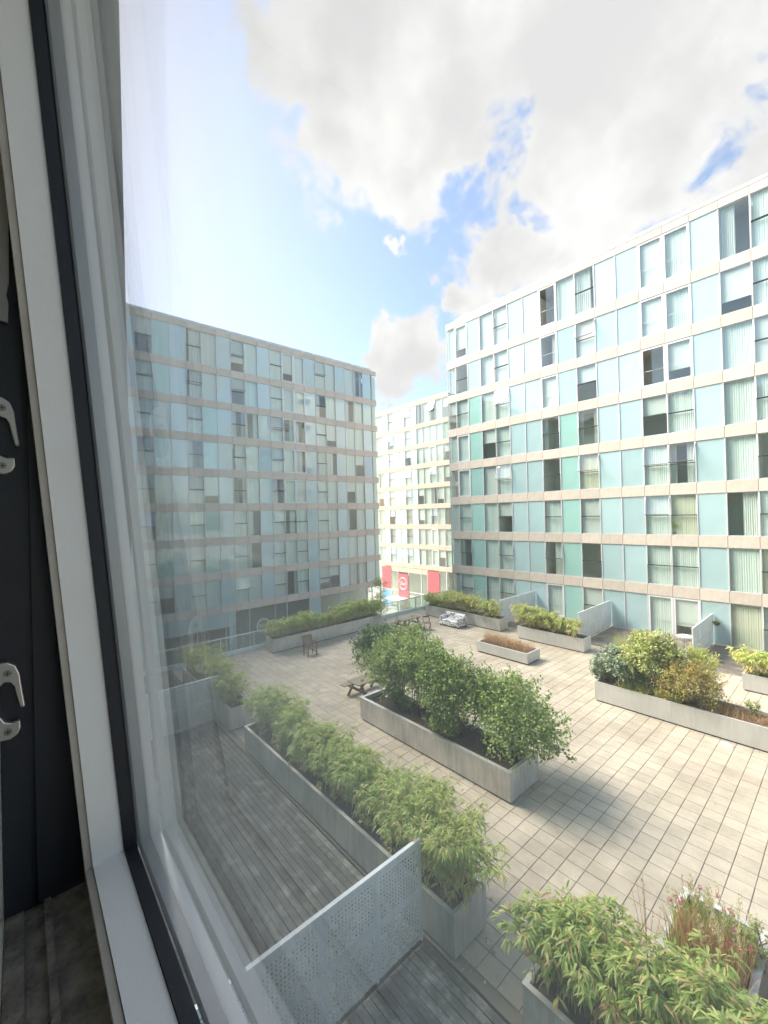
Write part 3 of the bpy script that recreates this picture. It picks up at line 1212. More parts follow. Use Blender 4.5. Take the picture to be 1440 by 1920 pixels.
ww.box(-.0195, .10, -2.3, -2.17, 5.38, 7.72)
tag(ww.build('window_wall', M['wall']), kind='structure')
tag(MB().box(-.45, -.0192, -.585, .585, 6.50, 6.596).build('window_ledge', M['wall']), kind='structure')

sw = thing('side_window', 'unseen fixed glazing beside the open window, added to brighten the room', 'window', (0, 0, 0))  # unseen bays glazed to let more daylight into the room
sw['kind'] = 'thing'
for ya in (.70, -2.17):
    MB().box(.04, .045, ya, ya + 1.47, 5.45, 7.69).build('pane', M['sashglass'], sw)
YJ = .58
wn = thing('top_hung_window', 'white top-hung window in a black frame, tilted open, filling the left edge', 'window', (0, 0, H))
wn['kind'] = 'thing'
# fixed black frame, coordinates relative to the eye
fx = MB()
for sgn in (1, -1):
    y0, y1 = (YJ, .61) if sgn > 0 else (-.61, -YJ)
    yi = (YJ - .004, YJ) if sgn > 0 else (-YJ, -YJ + .004)
    fx.box(-.019, .10, y0, y1, -.62, .70)
    fx.box(-.0185, .003, yi[0], yi[1], -.398, .66)       # raised land, leaving a groove line
    fx.box(.0075, .026, yi[0], yi[1], -.398, .66)
fx.box(-.019, .10, -.58, .58, .66, .72)
fx.build('fixed_frame', M['black'], wn)
MB().box(-.019, .10, -.58, .58, -.46, -.402).box(-.018, -.004, -.58, .58, -.402, -.398).box(.012, .018, -.58, .58, -.402, -.397).build('sill', M['sill'], wn)
MB().box(.03, .034, -.58, .58, -1.50, -.47).build('lower_pane', M['sashglass'], wn)
MB().box(-.019, .06, -.61, .61, -1.62, -1.50).build('lower_rail', M['black'], wn)
# keepers on the jamb
hook = [(-.024, -.1395), (-.0181, -.1388), (-.0123, -.1392), (-.0063, -.1436), (-.0031, -.153), (-.0024, -.1612), (-.0010, -.1745), (.0006, -.1872), (-.0030, -.1876),
        (-.0060, -.1732), (-.0074, -.1648), (-.0101, -.1600), (-.0150, -.1585), (-.0195, -.163), (-.0197, -.190), (-.0150, -.1985), (-.0100, -.2006), (-.0036, -.2000),
        (-.0032, -.2078), (-.0056, -.2135), (-.0111, -.2171), (-.0190, -.2165), (-.024, -.2150)]
for dz in (0, .268):
    kp = MB().prism([(a, b + dz) for a, b in hook], 'y', YJ - .0115, YJ - .004).build('keeper', M['steel'], wn)
    md_ = kp.modifiers.new('bevel', 'BEVEL')
    md_.width = .0012
    md_.segments = 2
    for sx, sz in ((-.0125, -.1500), (-.0130, -.2085)):
        sc = MB()
        sc.disc((0, 0, 0), .0034, .0012, n=14)
        sc.box(-.0022, .0022, -.0004, .0004, .0012, .0016, 1)
        sc.box(-.0004, .0004, -.0022, .0022, .0012, .00162, 1)
        so_ = sc.build('screw', [M['steel_d'], M['plinth']], kp, (sx, YJ - .0115, sz + dz))
        so_.rotation_euler = (math.pi / 2, 0, 0)
MB().prism([(-.0185, .44), (-.0055, .43), (-.0045, .314), (-.0052, .2494), (-.0075, .2349), (-.006, .227), (-.0067, .2061), (-.0185, .2083)], 'y', YJ - .010, YJ - .004).build('stay_arm', M['steel_d'], wn)

# tilting sash
TH = math.atan(.0738)
ZB, ZT, YS = -.371, .66, .55


def ring_frame(mb, x0, x1, yi, zb, zt, t):
    """four-sided ring, inside edge at |y|=yi, zb..zt, section thickness t outwards"""
    mb.box(x0, x1, yi, yi + t, zb - t, zt + t)
    mb.box(x0, x1, -yi - t, -yi, zb - t, zt + t)
    mb.box(x0 + .0002, x1 - .0002, -yi, yi, zb - t, zb)
    mb.box(x0 + .0002, x1 - .0002, -yi, yi, zt, zt + t)
    return mb


fr_ = MB()
ring_frame(fr_, 0, .0286, YS, ZB, ZT, .022)
sash = fr_.build('sash', M['sash'], wn, (.0253, 0, 0))
sash.rotation_euler = (0, -TH, 0)
ring_frame(MB(), -.0068, -.0003, YS + .002, ZB - .002, ZT, .016).build('edge_strip', M['sash_edge'], sash)
g_ = ring_frame(MB(), .0288, .0405, YS - .002, ZB + .002, ZT - .002, .02)
g_.build('gasket', M['rubber'], sash)
ring_frame(MB(), .0450, .0655, YS - .001, ZB + .001, ZT, .018).build('spacer', M['spacer'], sash)
ring_frame(MB(), .0705, .0785, YS - .002, ZB + .002, ZT, .018).build('outer_trim', M['outer'], sash)
MB().quad((.042, -YS, ZB), (.042, YS, ZB), (.042, YS, ZT), (.042, -YS, ZT)).build('inner_pane', M['sashglass'], sash)
MB().quad((.068, -YS, ZB), (.068, YS, ZB), (.068, YS, ZT), (.068, -YS, ZT)).build('outer_pane', M['sashglass'], sash)

# ------------------------------------------------------------------ planters
def planter(label, x0, x1, y0, y1, h, seams_x=(), seams_y=(), body='metal', rimw=.07, soil_drop=.09, group='metal planters on the terrace', rim='rim', plinth=.05):
    """sheet-metal trough; seams are world positions of panel joints along the long faces"""
    cx, cy = (x0 + x1) / 2, (y0 + y1) / 2
    t = thing('planter', label, 'planter', (cx, cy, 0), 0, group)
    w, d = (x1 - x0) / 2, (y1 - y0) / 2
    MB().box(-w + .05, w - .05, -d + .05, d - .05, -.004, plinth + .01).build('plinth', M['plinth'], t)
    hb = h - .012
    g = .004
    xs = [-w] + [s - cx for s in seams_x] + [w]
    ys = [-d] + [s - cy for s in seams_y] + [d]
    th = .018
    for a, b in zip(xs[:-1], xs[1:]):
        for yy in (-d, d - th):
            MB().box(a + g, b - g, yy, yy + th, plinth, hb).build('side_panel', M[body], t)
    for a, b in zip(ys[:-1], ys[1:]):
        for xx_ in (-w + .0015, w - th - .0015):
            MB().box(xx_, xx_ + th, a + g + (th if a == -d else 0), b - g - (th if b == d else 0), plinth, hb - .001).build('side_panel', M[body], t)
    for sx_ in seams_x:
        MB().box(sx_ - cx - .02, sx_ - cx + .02, -d - .005, -d - .0005, plinth, hb - .002).build('seam_strip', M[body], t)
    for sy_ in seams_y:
        MB().box(-w - .004, -w + .001, sy_ - cy - .02, sy_ - cy + .02, plinth, hb - .002).build('seam_strip', M[body], t)
    MB().box(-w + .02, w - .02, -d + .02, d - .02, plinth + .002, h - soil_drop - .16).build('liner', M['plinth'], t)
    r_ = MB()
    r_.box(-w - .004, w + .004, -d - .004, -d + rimw, hb, h)
    r_.box(-w - .004, w + .004, d - rimw, d + .004, hb, h)
    r_.box(-w - .003, -w + rimw, -d + rimw, d - rimw, hb, h - .0005)
    r_.box(w - rimw, w + .003, -d + rimw, d - rimw, hb, h - .0005)
    # inner lip
    r_.box(-w + rimw - .006, w - rimw + .006, -d + rimw - .006, -d + rimw, h - soil_drop - .15, hb)
    r_.box(-w + rimw - .006, w - rimw + .006, d - rimw, d - rimw + .006, h - soil_drop - .15, hb)
    r_.box(-w + rimw - .006, -w + rimw, -d + rimw, d - rimw, h - soil_drop - .15, hb)
    r_.box(w - rimw, w - rimw + .006, -d + rimw, d - rimw, h - soil_drop - .15, hb)
    r_.build('rim', M[rim], t)
    # lumpy soil
    nx, ny = max(3, int(2 * w / .12)), max(3, int(2 * d / .12))
    V, T = [], []
    rr = random.Random(int(cx * 100 + cy * 10))
    for i in range(nx + 1):
        for j in range(ny + 1):
            V.append((-w + rimw + (2 * w - 2 * rimw) * i / nx, -d + rimw + (2 * d - 2 * rimw) * j / ny, h - soil_drop + rr.uniform(-.025, .03)))
    fs = [(i * (ny + 1) + j, (i + 1) * (ny + 1) + j, (i + 1) * (ny + 1) + j + 1, i * (ny + 1) + j + 1) for i in range(nx) for j in range(ny)]
    mb = MB()
    mb.add(V, fs)
    mb.build('soil', M['soil'], t, smooth=True)
    return t


planter('long grey trough of bamboo along the near wooden deck', 4.97, 5.82, 4.30, 12.36, .74, seams_y=(6.3, 8.3, 10.3))
planter('short grey trough of bamboo beyond the end of the long deck trough', 5.05, 5.85, 13.74, 19.0, .74, seams_y=(15.5, 17.2))
planter('grey trough of bamboo at the bottom edge of the picture', 4.87, 5.70, -3.0, 3.07, .80, seams_y=(1.0, -1.0))
planter('large open grey trough with shrubs in the middle of the paving', 8.68, 9.98, 5.64, 11.45, .76, seams_y=(7.54, 9.38), rimw=.10, soil_drop=.16)
planter('long pale trough with mixed shrubs in front of the opposite block', 15.72, 16.95, -3.0, 6.55, .71, seams_y=(1.55, 4.2), body='metal_w', rimw=.06)
planter('low white two-panel trough of dry grass, lowest of all', 17.15, 18.25, 10.06, 12.86, .52, seams_y=(11.62,), body='metal_w', rimw=.09, soil_drop=.07, plinth=.07)
planter('grey trough of bamboo right behind the patterned sofa', 20.89, 21.70, 13.94, 19.9, .72, seams_y=(15.1, 16.2, 17.6, 18.8))
planter('stained pale trough of bamboo behind the dry grass trough', 20.52, 21.33, 9.0, 12.6, .68, seams_y=(10.0, 10.9, 11.8), body='metal_w')
planter('pale sunlit trough with bright bamboo at the right edge', 20.48, 21.30, -2.5, 3.1, .64, seams_y=(1.5,), body='metal_w')
planter('long seamed grey trough of bamboo before the far glass balustrade', 9.66, 17.0, 20.0, 20.85, .71, seams_x=(10.6, 11.55, 12.45, 13.35, 14.25, 15.2, 16.1))
M['flaky'] = mat_plain('flaking_white_paint', (.80, .80, .78), rough=.6, noise=.5, nscale=9, col2=(.35, .33, .29))
planter('box with flaking white rim holding pink flowers', 6.72, 8.06, 1.0, 2.04, .80, body='wood_d', rimw=.09, rim='flaky', group='boxes with flowers')

# ------------------------------------------------------------------ plants
LEAF = {
    'bam': [mat_leaf('bamboo_green', (.31, .42, .10)), mat_leaf('bamboo_light', (.44, .53, .17)), mat_leaf('bamboo_straw', (.56, .48, .20)), mat_leaf('bamboo_dry', (.50, .33, .15), .2)],
    'bam_sunlit': [mat_leaf('bamboo_gold', (0.525, 0.550, 0.138)), mat_leaf('bamboo_lime', (0.425, 0.525, 0.125)), mat_leaf('bamboo_pale', (0.620, 0.620, 0.275)), mat_leaf('bamboo_tan', (0.562, 0.375, 0.163), .2)],  # brighter bamboo leaves, sunlight put into their colour
    'shrub': [mat_leaf('shrub_green', (.18, .26, .085), .25), mat_leaf('shrub_mid', (.25, .34, .11), .3), mat_leaf('shrub_light', (0.341, 0.449, 0.132), .35), mat_leaf('shrub_yellow', (0.450, 0.475, 0.112), .35)],
    'ivy': [mat_leaf('ivy_dark', (0.070, 0.139, 0.050), .15), mat_leaf('ivy_green', (0.116, 0.202, 0.062), .2), mat_leaf('ivy_mid', (0.186, 0.279, 0.093), .25), mat_leaf('ivy_light', (0.264, 0.357, 0.124), .25)],
    'grey': [mat_leaf('grey_green', (0.202, 0.279, 0.171), .2), mat_leaf('grey_pale', (0.375, 0.425, 0.300), .25), mat_leaf('grey_deep', (0.124, 0.186, 0.101), .2), mat_leaf('grey_white', (0.600, 0.620, 0.500), .25)],
    'varieg': [mat_leaf('varieg_lime', (0.400, 0.450, 0.125), .3), mat_leaf('varieg_cream', (0.620, 0.620, 0.312), .3), mat_leaf('varieg_green', (0.232, 0.326, 0.093), .3), mat_leaf('varieg_bronze', (0.375, 0.275, 0.100), .3)],
    'gold': [mat_leaf('gold_orange', (.38, .27, .07), .35), mat_leaf('gold_yellow', (.45, .39, .12), .35), mat_leaf('gold_green', (0.341, 0.372, 0.093), .3), mat_leaf('gold_brown', (0.372, 0.202, 0.078), .3)],
    'dry': [mat_leaf('dry_orange', (0.525, 0.275, 0.125), .25), mat_leaf('dry_tan', (0.620, 0.413, 0.225), .25), mat_leaf('dry_brown', (0.372, 0.186, 0.109), .2), mat_leaf('dry_straw', (0.620, 0.562, 0.325), .25)],
    'weed': [mat_leaf('weed_green', (0.310, 0.434, 0.124), .35), mat_leaf('weed_light', (0.425, 0.500, 0.163), .35), mat_leaf('weed_olive', (0.372, 0.341, 0.124), .3), mat_leaf('weed_tan', (0.562, 0.413, 0.213), .3)],
}
STEM = mat_plain('culm', (.30, .27, .12), rough=.6, var=.2)
STEM_D = mat_plain('bark', (.17, .125, .085), rough=.8, var=.2)
STEM_DRY = mat_plain('dry_stalk', (.42, .27, .15), rough=.8, var=.2)


def unit(a):
    return a / np.maximum(np.linalg.norm(a, axis=-1, keepdims=True), 1e-9)


def leaves(P, D, L, Wd, droop, mats, midx, name, parent, rng):
    """lance leaves: P base points, D directions, L lengths, Wd widths; two bends each"""
    n = len(P)
    D = unit(D)
    up = unit(np.c_[rng.normal(0, .45, n), rng.normal(0, .45, n), np.ones(n)])
    Sd = unit(np.cross(D, up))
    g = np.array([0, 0, -1.0])
    D2 = unit(D + g * droop[:, None] * .6)
    D3 = unit(D + g * droop[:, None] * 1.5)
    L = L[:, None]
    Wd = Wd[:, None]
    p1 = P + D * L * .34
    p2 = p1 + D2 * L * .36
    p3 = p2 + D3 * L * .30
    V = np.stack([P, p1 - Sd * Wd * .5, p1 + Sd * Wd * .5, p2 - Sd * Wd * .40, p2 + Sd * Wd * .40, p3], axis=1)
    base = (np.arange(n) * 6)[:, None, None]
    T = np.array([[0, 1, 2], [1, 3, 2], [2, 3, 4], [3, 5, 4]])[None] + base
    me = np_mesh(name, V, T, mats, np.repeat(midx, 4))
    return put(name, me, parent)


def bamboo(label, x, y, z, rx, ry, h, n, seed, pal='bam', lean=(0, 0), leaf=(.13, .019), group='bamboo clumps in the planters', straw=.12, dryb=.05, spread=.55):
    rng = np.random.default_rng(seed)
    t = thing('bamboo', label, 'bamboo', (x, y, z), 0, group)
    nc = 26
    bx_, by_ = rng.uniform(-rx * .75, rx * .75, nc), rng.uniform(-ry * .9, ry * .9, nc)
    ang = rng.uniform(0, 2 * np.pi, nc)
    hh = h * rng.uniform(.62, 1.05, nc)
    out = spread * h * rng.uniform(.15, .75, nc)
    ex = bx_ * 1.1 + np.cos(ang) * out + lean[0] * h
    ey = by_ + np.sin(ang) * out * .8 + lean[1] * h
    mb = MB()

    def culm(c, s_):
        # rises, then arches over near the tip
        return np.stack([bx_[c] + (ex[c] - bx_[c]) * s_ ** 1.9, by_[c] + (ey[c] - by_[c]) * s_ ** 1.9, hh[c] * (s_ - .22 * s_ ** 4)], axis=-1)
    for c in range(nc):
        pts = [tuple(culm(c, np.float64(s_))) for s_ in np.linspace(0, 1, 6)]
        mb.tube(pts, [.007, .0065, .006, .005, .004, .002], n=4, caps=False)
    mb.build('culms', STEM, t)
    # leaf tufts along the culms
    nt_ = max(1, n // 6)
    c = rng.integers(0, nc, nt_)
    s_ = rng.beta(2.1, 1.35, nt_) * .92 + .08
    Pc = culm(c, s_)
    az = rng.uniform(0, 2 * np.pi, nt_)
    tw = np.stack([np.cos(az), np.sin(az), rng.uniform(-.1, .6, nt_)], axis=-1)
    Pc = Pc + tw * (rng.uniform(.03, .20, nt_) * (.5 + .6 * h / 1.2))[:, None]
    P = np.repeat(Pc, 6, axis=0) + rng.normal(0, .012, (nt_ * 6, 3))
    az2 = np.repeat(az, 6) + rng.normal(0, .75, nt_ * 6)
    D = np.stack([np.cos(az2), np.sin(az2), rng.uniform(-.55, .55, nt_ * 6)], axis=-1)
    Ls = leaf[0] * rng.uniform(.6, 1.35, nt_ * 6)
    Ws = leaf[1] * rng.uniform(.7, 1.25, nt_ * 6)
    dr = rng.uniform(.3, 1.2, nt_ * 6)
    low = np.repeat(s_, 6) < .42
    pr = rng.random(nt_ * 6)
    tuft = np.repeat(rng.random(nt_), 6)
    mi = np.where(tuft < .45, 0, 1)
    mi = np.where(pr < straw, 2, mi)
    mi = np.where((pr > 1 - dryb) | (low & (pr > .68)), 3, mi)
    leaves(P, D, Ls, Ws, dr, LEAF[pal], mi, 'foliage', t, rng)
    return t


def shrub(label, x, y, z, rx, ry, rz, n, seed, pal='shrub', cz=None, leaf=(.062, .042), lumps=16, group=None, name='shrub', cat='shrub', skirt=.0, mixw=(.38, .34, .2, .08), lump=.36, stems=14, branch=STEM_D, fill=.25):
    """branched shrub: leaf clumps on a lumpy crown"""
    rng = np.random.default_rng(seed)
    t = thing(name, label, cat, (x, y, z), 0, group)
    cz = rz * .95 if cz is None else cz
    # clump centres on the crown shell
    u = unit(rng.normal(0, 1, (lumps, 3)))
    u[:, 2] = np.where(u[:, 2] < -.55 + skirt * -.4, -u[:, 2] * .6, u[:, 2])
    rad = rng.uniform(.50, .86, (lumps, 1))
    C = u * rad * np.array([rx, ry, rz]) + np.array([0, 0, cz])
    R_ = lump * min(rx, ry, rz) * rng.uniform(.75, 1.45, lumps)
    mb = MB()
    for i in range(lumps):
        b0 = (rng.normal(0, rx * .14), rng.normal(0, ry * .3), -.05)
        e = C[i]
        m1 = (b0[0] * .6 + e[0] * .4, b0[1] * .6 + e[1] * .4, e[2] * .45 + rng.normal(0, .03))
        mb.tube([b0, m1, tuple(e)], [.016, .011, .005], n=5, caps=False)
        for q in range(4):
            d = unit(rng.normal(0, 1, 3))
            mb.tube([m1 if q == 0 else tuple(e), tuple(e + d * R_[i] * .95)], [.005, .002], n=4, caps=False)
    w = R_ ** 2
    li = rng.choice(lumps, n, p=w / w.sum())
    d = unit(rng.normal(0, 1, (n, 3)))
    rr = R_[li] * np.where(rng.random(n) < fill, rng.uniform(.1, .8, n), rng.normal(.95, .12, n))
    # some leaves sit on shoots that stick out of the crown
    ns = lumps * 5
    sc = rng.integers(0, lumps, ns)
    sd_ = unit(rng.normal(0, 1, (ns, 3)) + unit(C[sc] - np.array([0, 0, cz * .7])) * 1.1 + np.array([0, 0, .35]))
    sl_n = R_[sc] * rng.uniform(1.1, 2.1, ns)
    on = rng.random(n) < .30
    si = rng.integers(0, ns, n)
    P = C[li] + d * rr[:, None]
    Ps = C[sc[si]] + sd_[si] * (sl_n[si] * rng.uniform(.45, 1.0, n))[:, None] + rng.normal(0, leaf[0] * .35, (n, 3))
    P = np.where(on[:, None], Ps, P)
    for q in range(ns):
        mb.tube([tuple(C[sc[q]]), tuple(C[sc[q]] + sd_[q] * sl_n[q])], [.004, .0015], n=3, caps=False)
    mb.build('branches', branch, t)
    P[:, 2] = np.maximum(P[:, 2], -.02 if skirt <= 0 else -skirt)
    D = unit(d * .7 + rng.normal(0, .65, (n, 3)) + np.array([0, 0, -.15]))
    Ls = leaf[0] * rng.uniform(.6, 1.3, n)
    Ws = leaf[1] * rng.uniform(.7, 1.2, n)
    dr = rng.uniform(.0, .7, n)
    lumpmix = rng.random(lumps)[li]
    mi = rng.choice(4, n, p=np.array(mixw) / sum(mixw))
    mi = np.where((rng.random(n) < .35), np.minimum(3, (lumpmix * 3).astype(int)), mi)
    leaves(P, D, Ls, Ws, dr, LEAF[pal], mi, 'foliage', t, rng)
    return t


def tuft(label, x, y, z, rx, ry, h, n, seed, pal='dry', wid=.006, name='grass_tuft', cat='grass', group=None, spread=.35, seg_droop=.5, heads=0, headpal=3):
    """upright blades from the soil, optional feathery seed heads"""
    rng = np.random.default_rng(seed)
    t = thing(name, label, cat, (x, y, z), 0, group)
    P = np.stack([rng.uniform(-rx, rx, n), rng.uniform(-ry, ry, n), np.full(n, -.02)], axis=-1)
    az = rng.uniform(0, 2 * np.pi, n)
    k = rng.uniform(0, spread, n)
    D = np.stack([np.cos(az) * k, np.sin(az) * k, np.ones(n)], axis=-1)
    Ls = h * rng.uniform(.45, 1.1, n)
    mi = rng.choice(4, n, p=[.35, .35, .15, .15])
    leaves(P, D, Ls, np.full(n, wid) * rng.uniform(.7, 1.4, n), rng.uniform(0, seg_droop, n), LEAF[pal], mi, 'blades', t, rng)
    if heads:
        hp, hd = [], []
        for q in range(heads):
            b = np.array([rng.uniform(-rx, rx), rng.uniform(-ry, ry), h * rng.uniform(.85, 1.2)])
            for _ in range(60):
                s_ = rng.uniform(0, .26)
                hp.append(b + np.array([rng.normal(0, .012), rng.normal(0, .012), s_]))
                hd.append(np.array([rng.normal(0, .6), rng.normal(0, .6), 1.0]))
        hp, hd = np.array(hp), np.array(hd)
        m = len(hp)
        leaves(hp, hd, rng.uniform(.02, .05, m), np.full(m, .008), np.zeros(m), LEAF['dry'], np.full(m, 3), 'seed_heads', t, rng)
    return t


zt = .66
# long deck trough: clumps from the far end to the near end
ys = [11.75, 10.55, 9.35, 8.15, 6.95, 5.85, 4.85]
ord_ = ['first', 'second', 'third', 'fourth', 'fifth', 'sixth', 'nearest']
hs = [1.38, 1.25, 1.18, 1.22, 1.25, 1.25, 1.42]
for i_, (yy, hh) in enumerate(zip(ys, hs)):
    lab = ('nearest bamboo clump of the long deck trough, beside the perforated screen' if i_ == 6 else
           '%s bamboo clump from the far end of the long deck trough' % ord_[i_])
    bamboo(lab, 5.42, yy, zt, .34, .60, hh, 7600, 100 + i_, spread=.66, lean=(.18, 0), leaf=(.15, .021), group='bamboo in the long deck trough',
           straw=(.1, .12, .1, .10, .08, .10, .2)[i_], pal='bam')
# short trough past it
for i_, yy in enumerate((14.4, 15.6, 16.8, 18.1)):
    bamboo('%s clump from the near end of the short bamboo trough by the deck' % ('first', 'second', 'third', 'fourth')[i_], 5.40, yy, zt, .34, .6, (1.25, 1.55, 1.6, 1.45)[i_], 3400, 140 + i_,
           lean=(-.05, 0), leaf=(.15, .022), group='bamboo in the short deck trough', straw=.25)
# bottom edge trough
for i_, yy in enumerate((2.55, 1.55, .5, -.6)):
    bamboo('%s clump from the left in the bamboo trough at the bottom edge' % ('first', 'second', 'third', 'fourth')[i_], 5.32, yy, .72, .36, .62, (1.15, 1.4, 1.55, 1.55)[i_], 6000, 160 + i_,
           lean=(.10, .06 if i_ == 0 else 0), leaf=(.16, .026), group='bamboo in the bottom edge trough', straw=.1, dryb=.08)
# far trough before the balustrade
for i_, xx_ in enumerate((10.2, 11.3, 12.4, 13.5, 14.6, 15.6, 16.5)):
    bamboo('%s clump from the left in the trough before the far balustrade' % ('first', 'second', 'third', 'fourth', 'fifth', 'sixth', 'seventh')[i_], xx_, 20.42, .62, .62, .3,
           (1.25, 1.4, 1.25, 1.15, 1.5, 1.55, 1.25)[i_], 1700, 180 + i_, lean=(-.05, -.16), leaf=(.26, .036), group='bamboo before the far balustrade', straw=.12 if i_ != 3 else .35)
# behind the sofa
for i_, yy in enumerate((19.3, 18.2, 17.1, 16.0, 14.7)):
    bamboo('%s clump from the left in the trough behind the sofa' % ('first', 'second', 'third', 'fourth', 'fifth')[i_], 21.3, yy, .63, .3, .6, (1.1, 1.4, 1.6, 1.55, 1.3)[i_], 1500, 200 + i_,
           lean=(-.12, 0), leaf=(.26, .036), group='bamboo behind the sofa', straw=(.1, .2, .4, .45, .25)[i_])
for i_, yy in enumerate((12.2, 11.2, 10.1)):
    bamboo('%s clump from the left in the stained pale bamboo trough' % ('tall first', 'second', 'third')[i_], 20.92, yy, .60, .3, .6, (1.65, 1.4, 1.1)[i_], 1600, 220 + i_,
           lean=(-.2, 0), leaf=(.27, .037), group='bamboo in the stained trough', straw=.3)
for i_, yy in enumerate((2.6, 1.5, .3)):
    bamboo('%s bright yellow-green clump from the left in the sunlit trough' % ('first', 'second', 'third')[i_], 20.9, yy, .56, .3, .6, 1.15, 1600, 230 + i_, pal='bam_sunlit',
           lean=(-.18, .05), leaf=(.26, .036), group='bamboo in the sunlit trough', straw=.25)

# central trough: broad-leaved shrubs
g7 = 'shrubs in the central trough'
shrub('leafy shrub at the far end of the central trough, over the picnic table', 9.55, 10.5, .60, .95, 1.15, .95, 11500, 301, cz=1.15, leaf=(.070, .048), lumps=30, group=g7, fill=.32)
shrub('tallest green shrub rising from the middle of the central trough', 9.50, 9.2, .60, .98, 1.25, 1.15, 15000, 302, cz=1.30, leaf=(.070, .048), lumps=34, group=g7, fill=.32)
shrub('green shrub right of the tallest one in the central trough', 9.50, 7.75, .60, .95, 1.25, 1.08, 15000, 303, cz=1.18, leaf=(.070, .048), lumps=32, group=g7, fill=.32)
shrub('yellowish open shrub at the near end of the central trough', 9.6, 6.2, .60, 1.0, 1.25, 1.0, 14000, 304, cz=.95, leaf=(.075, .050), lumps=28, group=g7, mixw=(.25, .35, .27, .13), skirt=0, fill=.26)
shrub('low green bush spilling over the long front rim of the central trough', 8.95, 8.0, .60, .42, .55, .40, 3400, 305, cz=.30, leaf=(.07, .045), lumps=12, group=g7)
shrub('thin young bush in the bare corner soil of the central trough', 9.25, 10.1, .60, .30, .38, .35, 1300, 307, cz=.28, leaf=(.07, .045), lumps=9, group=g7)
shrub('dense dark rounded bush behind the central trough', 12.55, 14.9, .0, .95, 1.15, .80, 12000, 306, pal='ivy', cz=.82, leaf=(.085, .065), lumps=34, skirt=0, lump=.42, mixw=(.4, .35, .18, .07), fill=.3)
shrub('mid-green clipped bush between the dark rounded bush and the central shrubs', 12.8, 13.2, .0, 1.0, 1.15, .95, 10500, 308, pal='shrub', cz=.95, leaf=(.085, .062), lumps=32, lump=.40)

# right-hand trough: mixed shrubs
g5 = 'mixed shrubs in the long pale trough'
shrub('grey-green leafy shrub at the left end of the long pale trough', 16.25, 5.95, .62, .78, .85, .68, 7200, 320, pal='grey', cz=.55, leaf=(.10, .065), lumps=30, group=g5)
shrub('taller cream-variegated shrub in the long pale trough', 16.5, 4.95, .62, .72, .95, .95, 7600, 321, pal='varieg', cz=.98, leaf=(.095, .06), lumps=34, group=g5)
shrub('golden orange shrub beside the variegated one', 16.3, 3.9, .62, .72, .95, .68, 8200, 322, pal='gold', cz=.62, leaf=(.065, .035), lumps=34, group=g5, lump=.33)
shrub('upright leafy shoots rising above the variegated shrub', 16.8, 5.45, .62, .26, .32, 1.0, 1100, 323, pal='varieg', cz=1.25, leaf=(.10, .055), lumps=14, group=g5)
tuft('arching green grass tuft under the golden shrub', 16.15, 4.35, .62, .3, .35, .55, 420, 324, pal='weed', wid=.012, group=g5, spread=.9, seg_droop=1.4)
tuft('dark grassy tuft under the grey-green shrub', 16.1, 5.35, .62, .3, .45, .50, 500, 325, pal='bam', wid=.012, group=g5, spread=.9, seg_droop=1.3)
tuft('rusty dry stems on the soil of the long pale trough', 16.3, 2.95, .60, .45, .55, .38, 750, 326, pal='dry', wid=.007, group=g5, spread=.9)
tuft('pale straw grass at the right end of the long pale trough', 16.3, 1.75, .60, .45, .6, .35, 600, 327, pal='dry', wid=.008, group=g5, spread=1.2, seg_droop=1.2)
shrub('small yellow-green weed among the dry stems', 16.5, 2.25, .60, .16, .16, .30, 260, 328, pal='weed', cz=.32, leaf=(.075, .03), lumps=8, group=g5)
tuft('feathery olive grass behind the long pale trough, near the opposite deck', 19.3, 6.6, .0, .35, .45, 1.75, 700, 329, pal='weed', wid=.012, spread=.32, seg_droop=.6)
shrub('pale green fine-leaved shrub behind the golden one', 17.1, 3.6, .3, .4, .5, .75, 2200, 330, pal='bam_sunlit', cz=1.3, leaf=(.10, .022), lumps=16, group=g5)
# low trough of dry grass
for i_, (yy, rx_) in enumerate(((12.3, .42), (11.45, .42), (10.65, .42))):
    tuft('%s patch of dry orange grass in the low white trough' % ('left', 'middle', 'right')[i_], 17.75, yy, .46, rx_, .42, (.58, .52, .42)[i_], 520, 340 + i_, pal='dry', wid=.007, group='dry grass in the low trough', spread=.35)
# flower box
tuft('green and tan reedy grass with feathery heads in the flower box', 7.25, 1.55, .72, .48, .42, .42, 1100, 350, pal='weed', wid=.010, heads=14, spread=.5)


def flower_plant(label, x, y, z, h, seed, n=7, col='pink'):
    rng = np.random.default_rng(seed)
    t = thing('flower_plant', label, 'flower', (x, y, z), 0, 'pink flowers in the white-rimmed box')
    mb, fl = MB(), []
    P, D = [], []
    for q in range(n):
        e = (rng.normal(0, .12), rng.normal(0, .12), h * rng.uniform(.75, 1.1))
        mb.tube([(rng.normal(0, .03), rng.normal(0, .03), -.02), (e[0] * .5, e[1] * .5, e[2] * .6), e], [.004, .003, .002], n=4, caps=False)
        for _ in range(12):
            s_ = rng.uniform(.2, .85)
            P.append((e[0] * s_, e[1] * s_, e[2] * s_))
            D.append((rng.normal(), rng.normal(), .3))
        fl.append(e)
    mb.build('stems', STEM, t)
    leaves(np.array(P), np.array(D), rng.uniform(.04, .08, len(P)), np.full(len(P), .022), np.full(len(P), .5), LEAF['weed'], rng.integers(0, 2, len(P)), 'leaves', t, rng)
    for e in fl[:4]:
        m = 38
        d = unit(rng.normal(0, 1, (m, 3)))
        pp = np.array(e) + d * .012
        leaves(pp, d, rng.uniform(.015, .03, m), np.full(m, .014), np.full(m, .2), [M['petal']], np.zeros(m, int), 'blossom', t, rng)
    return t


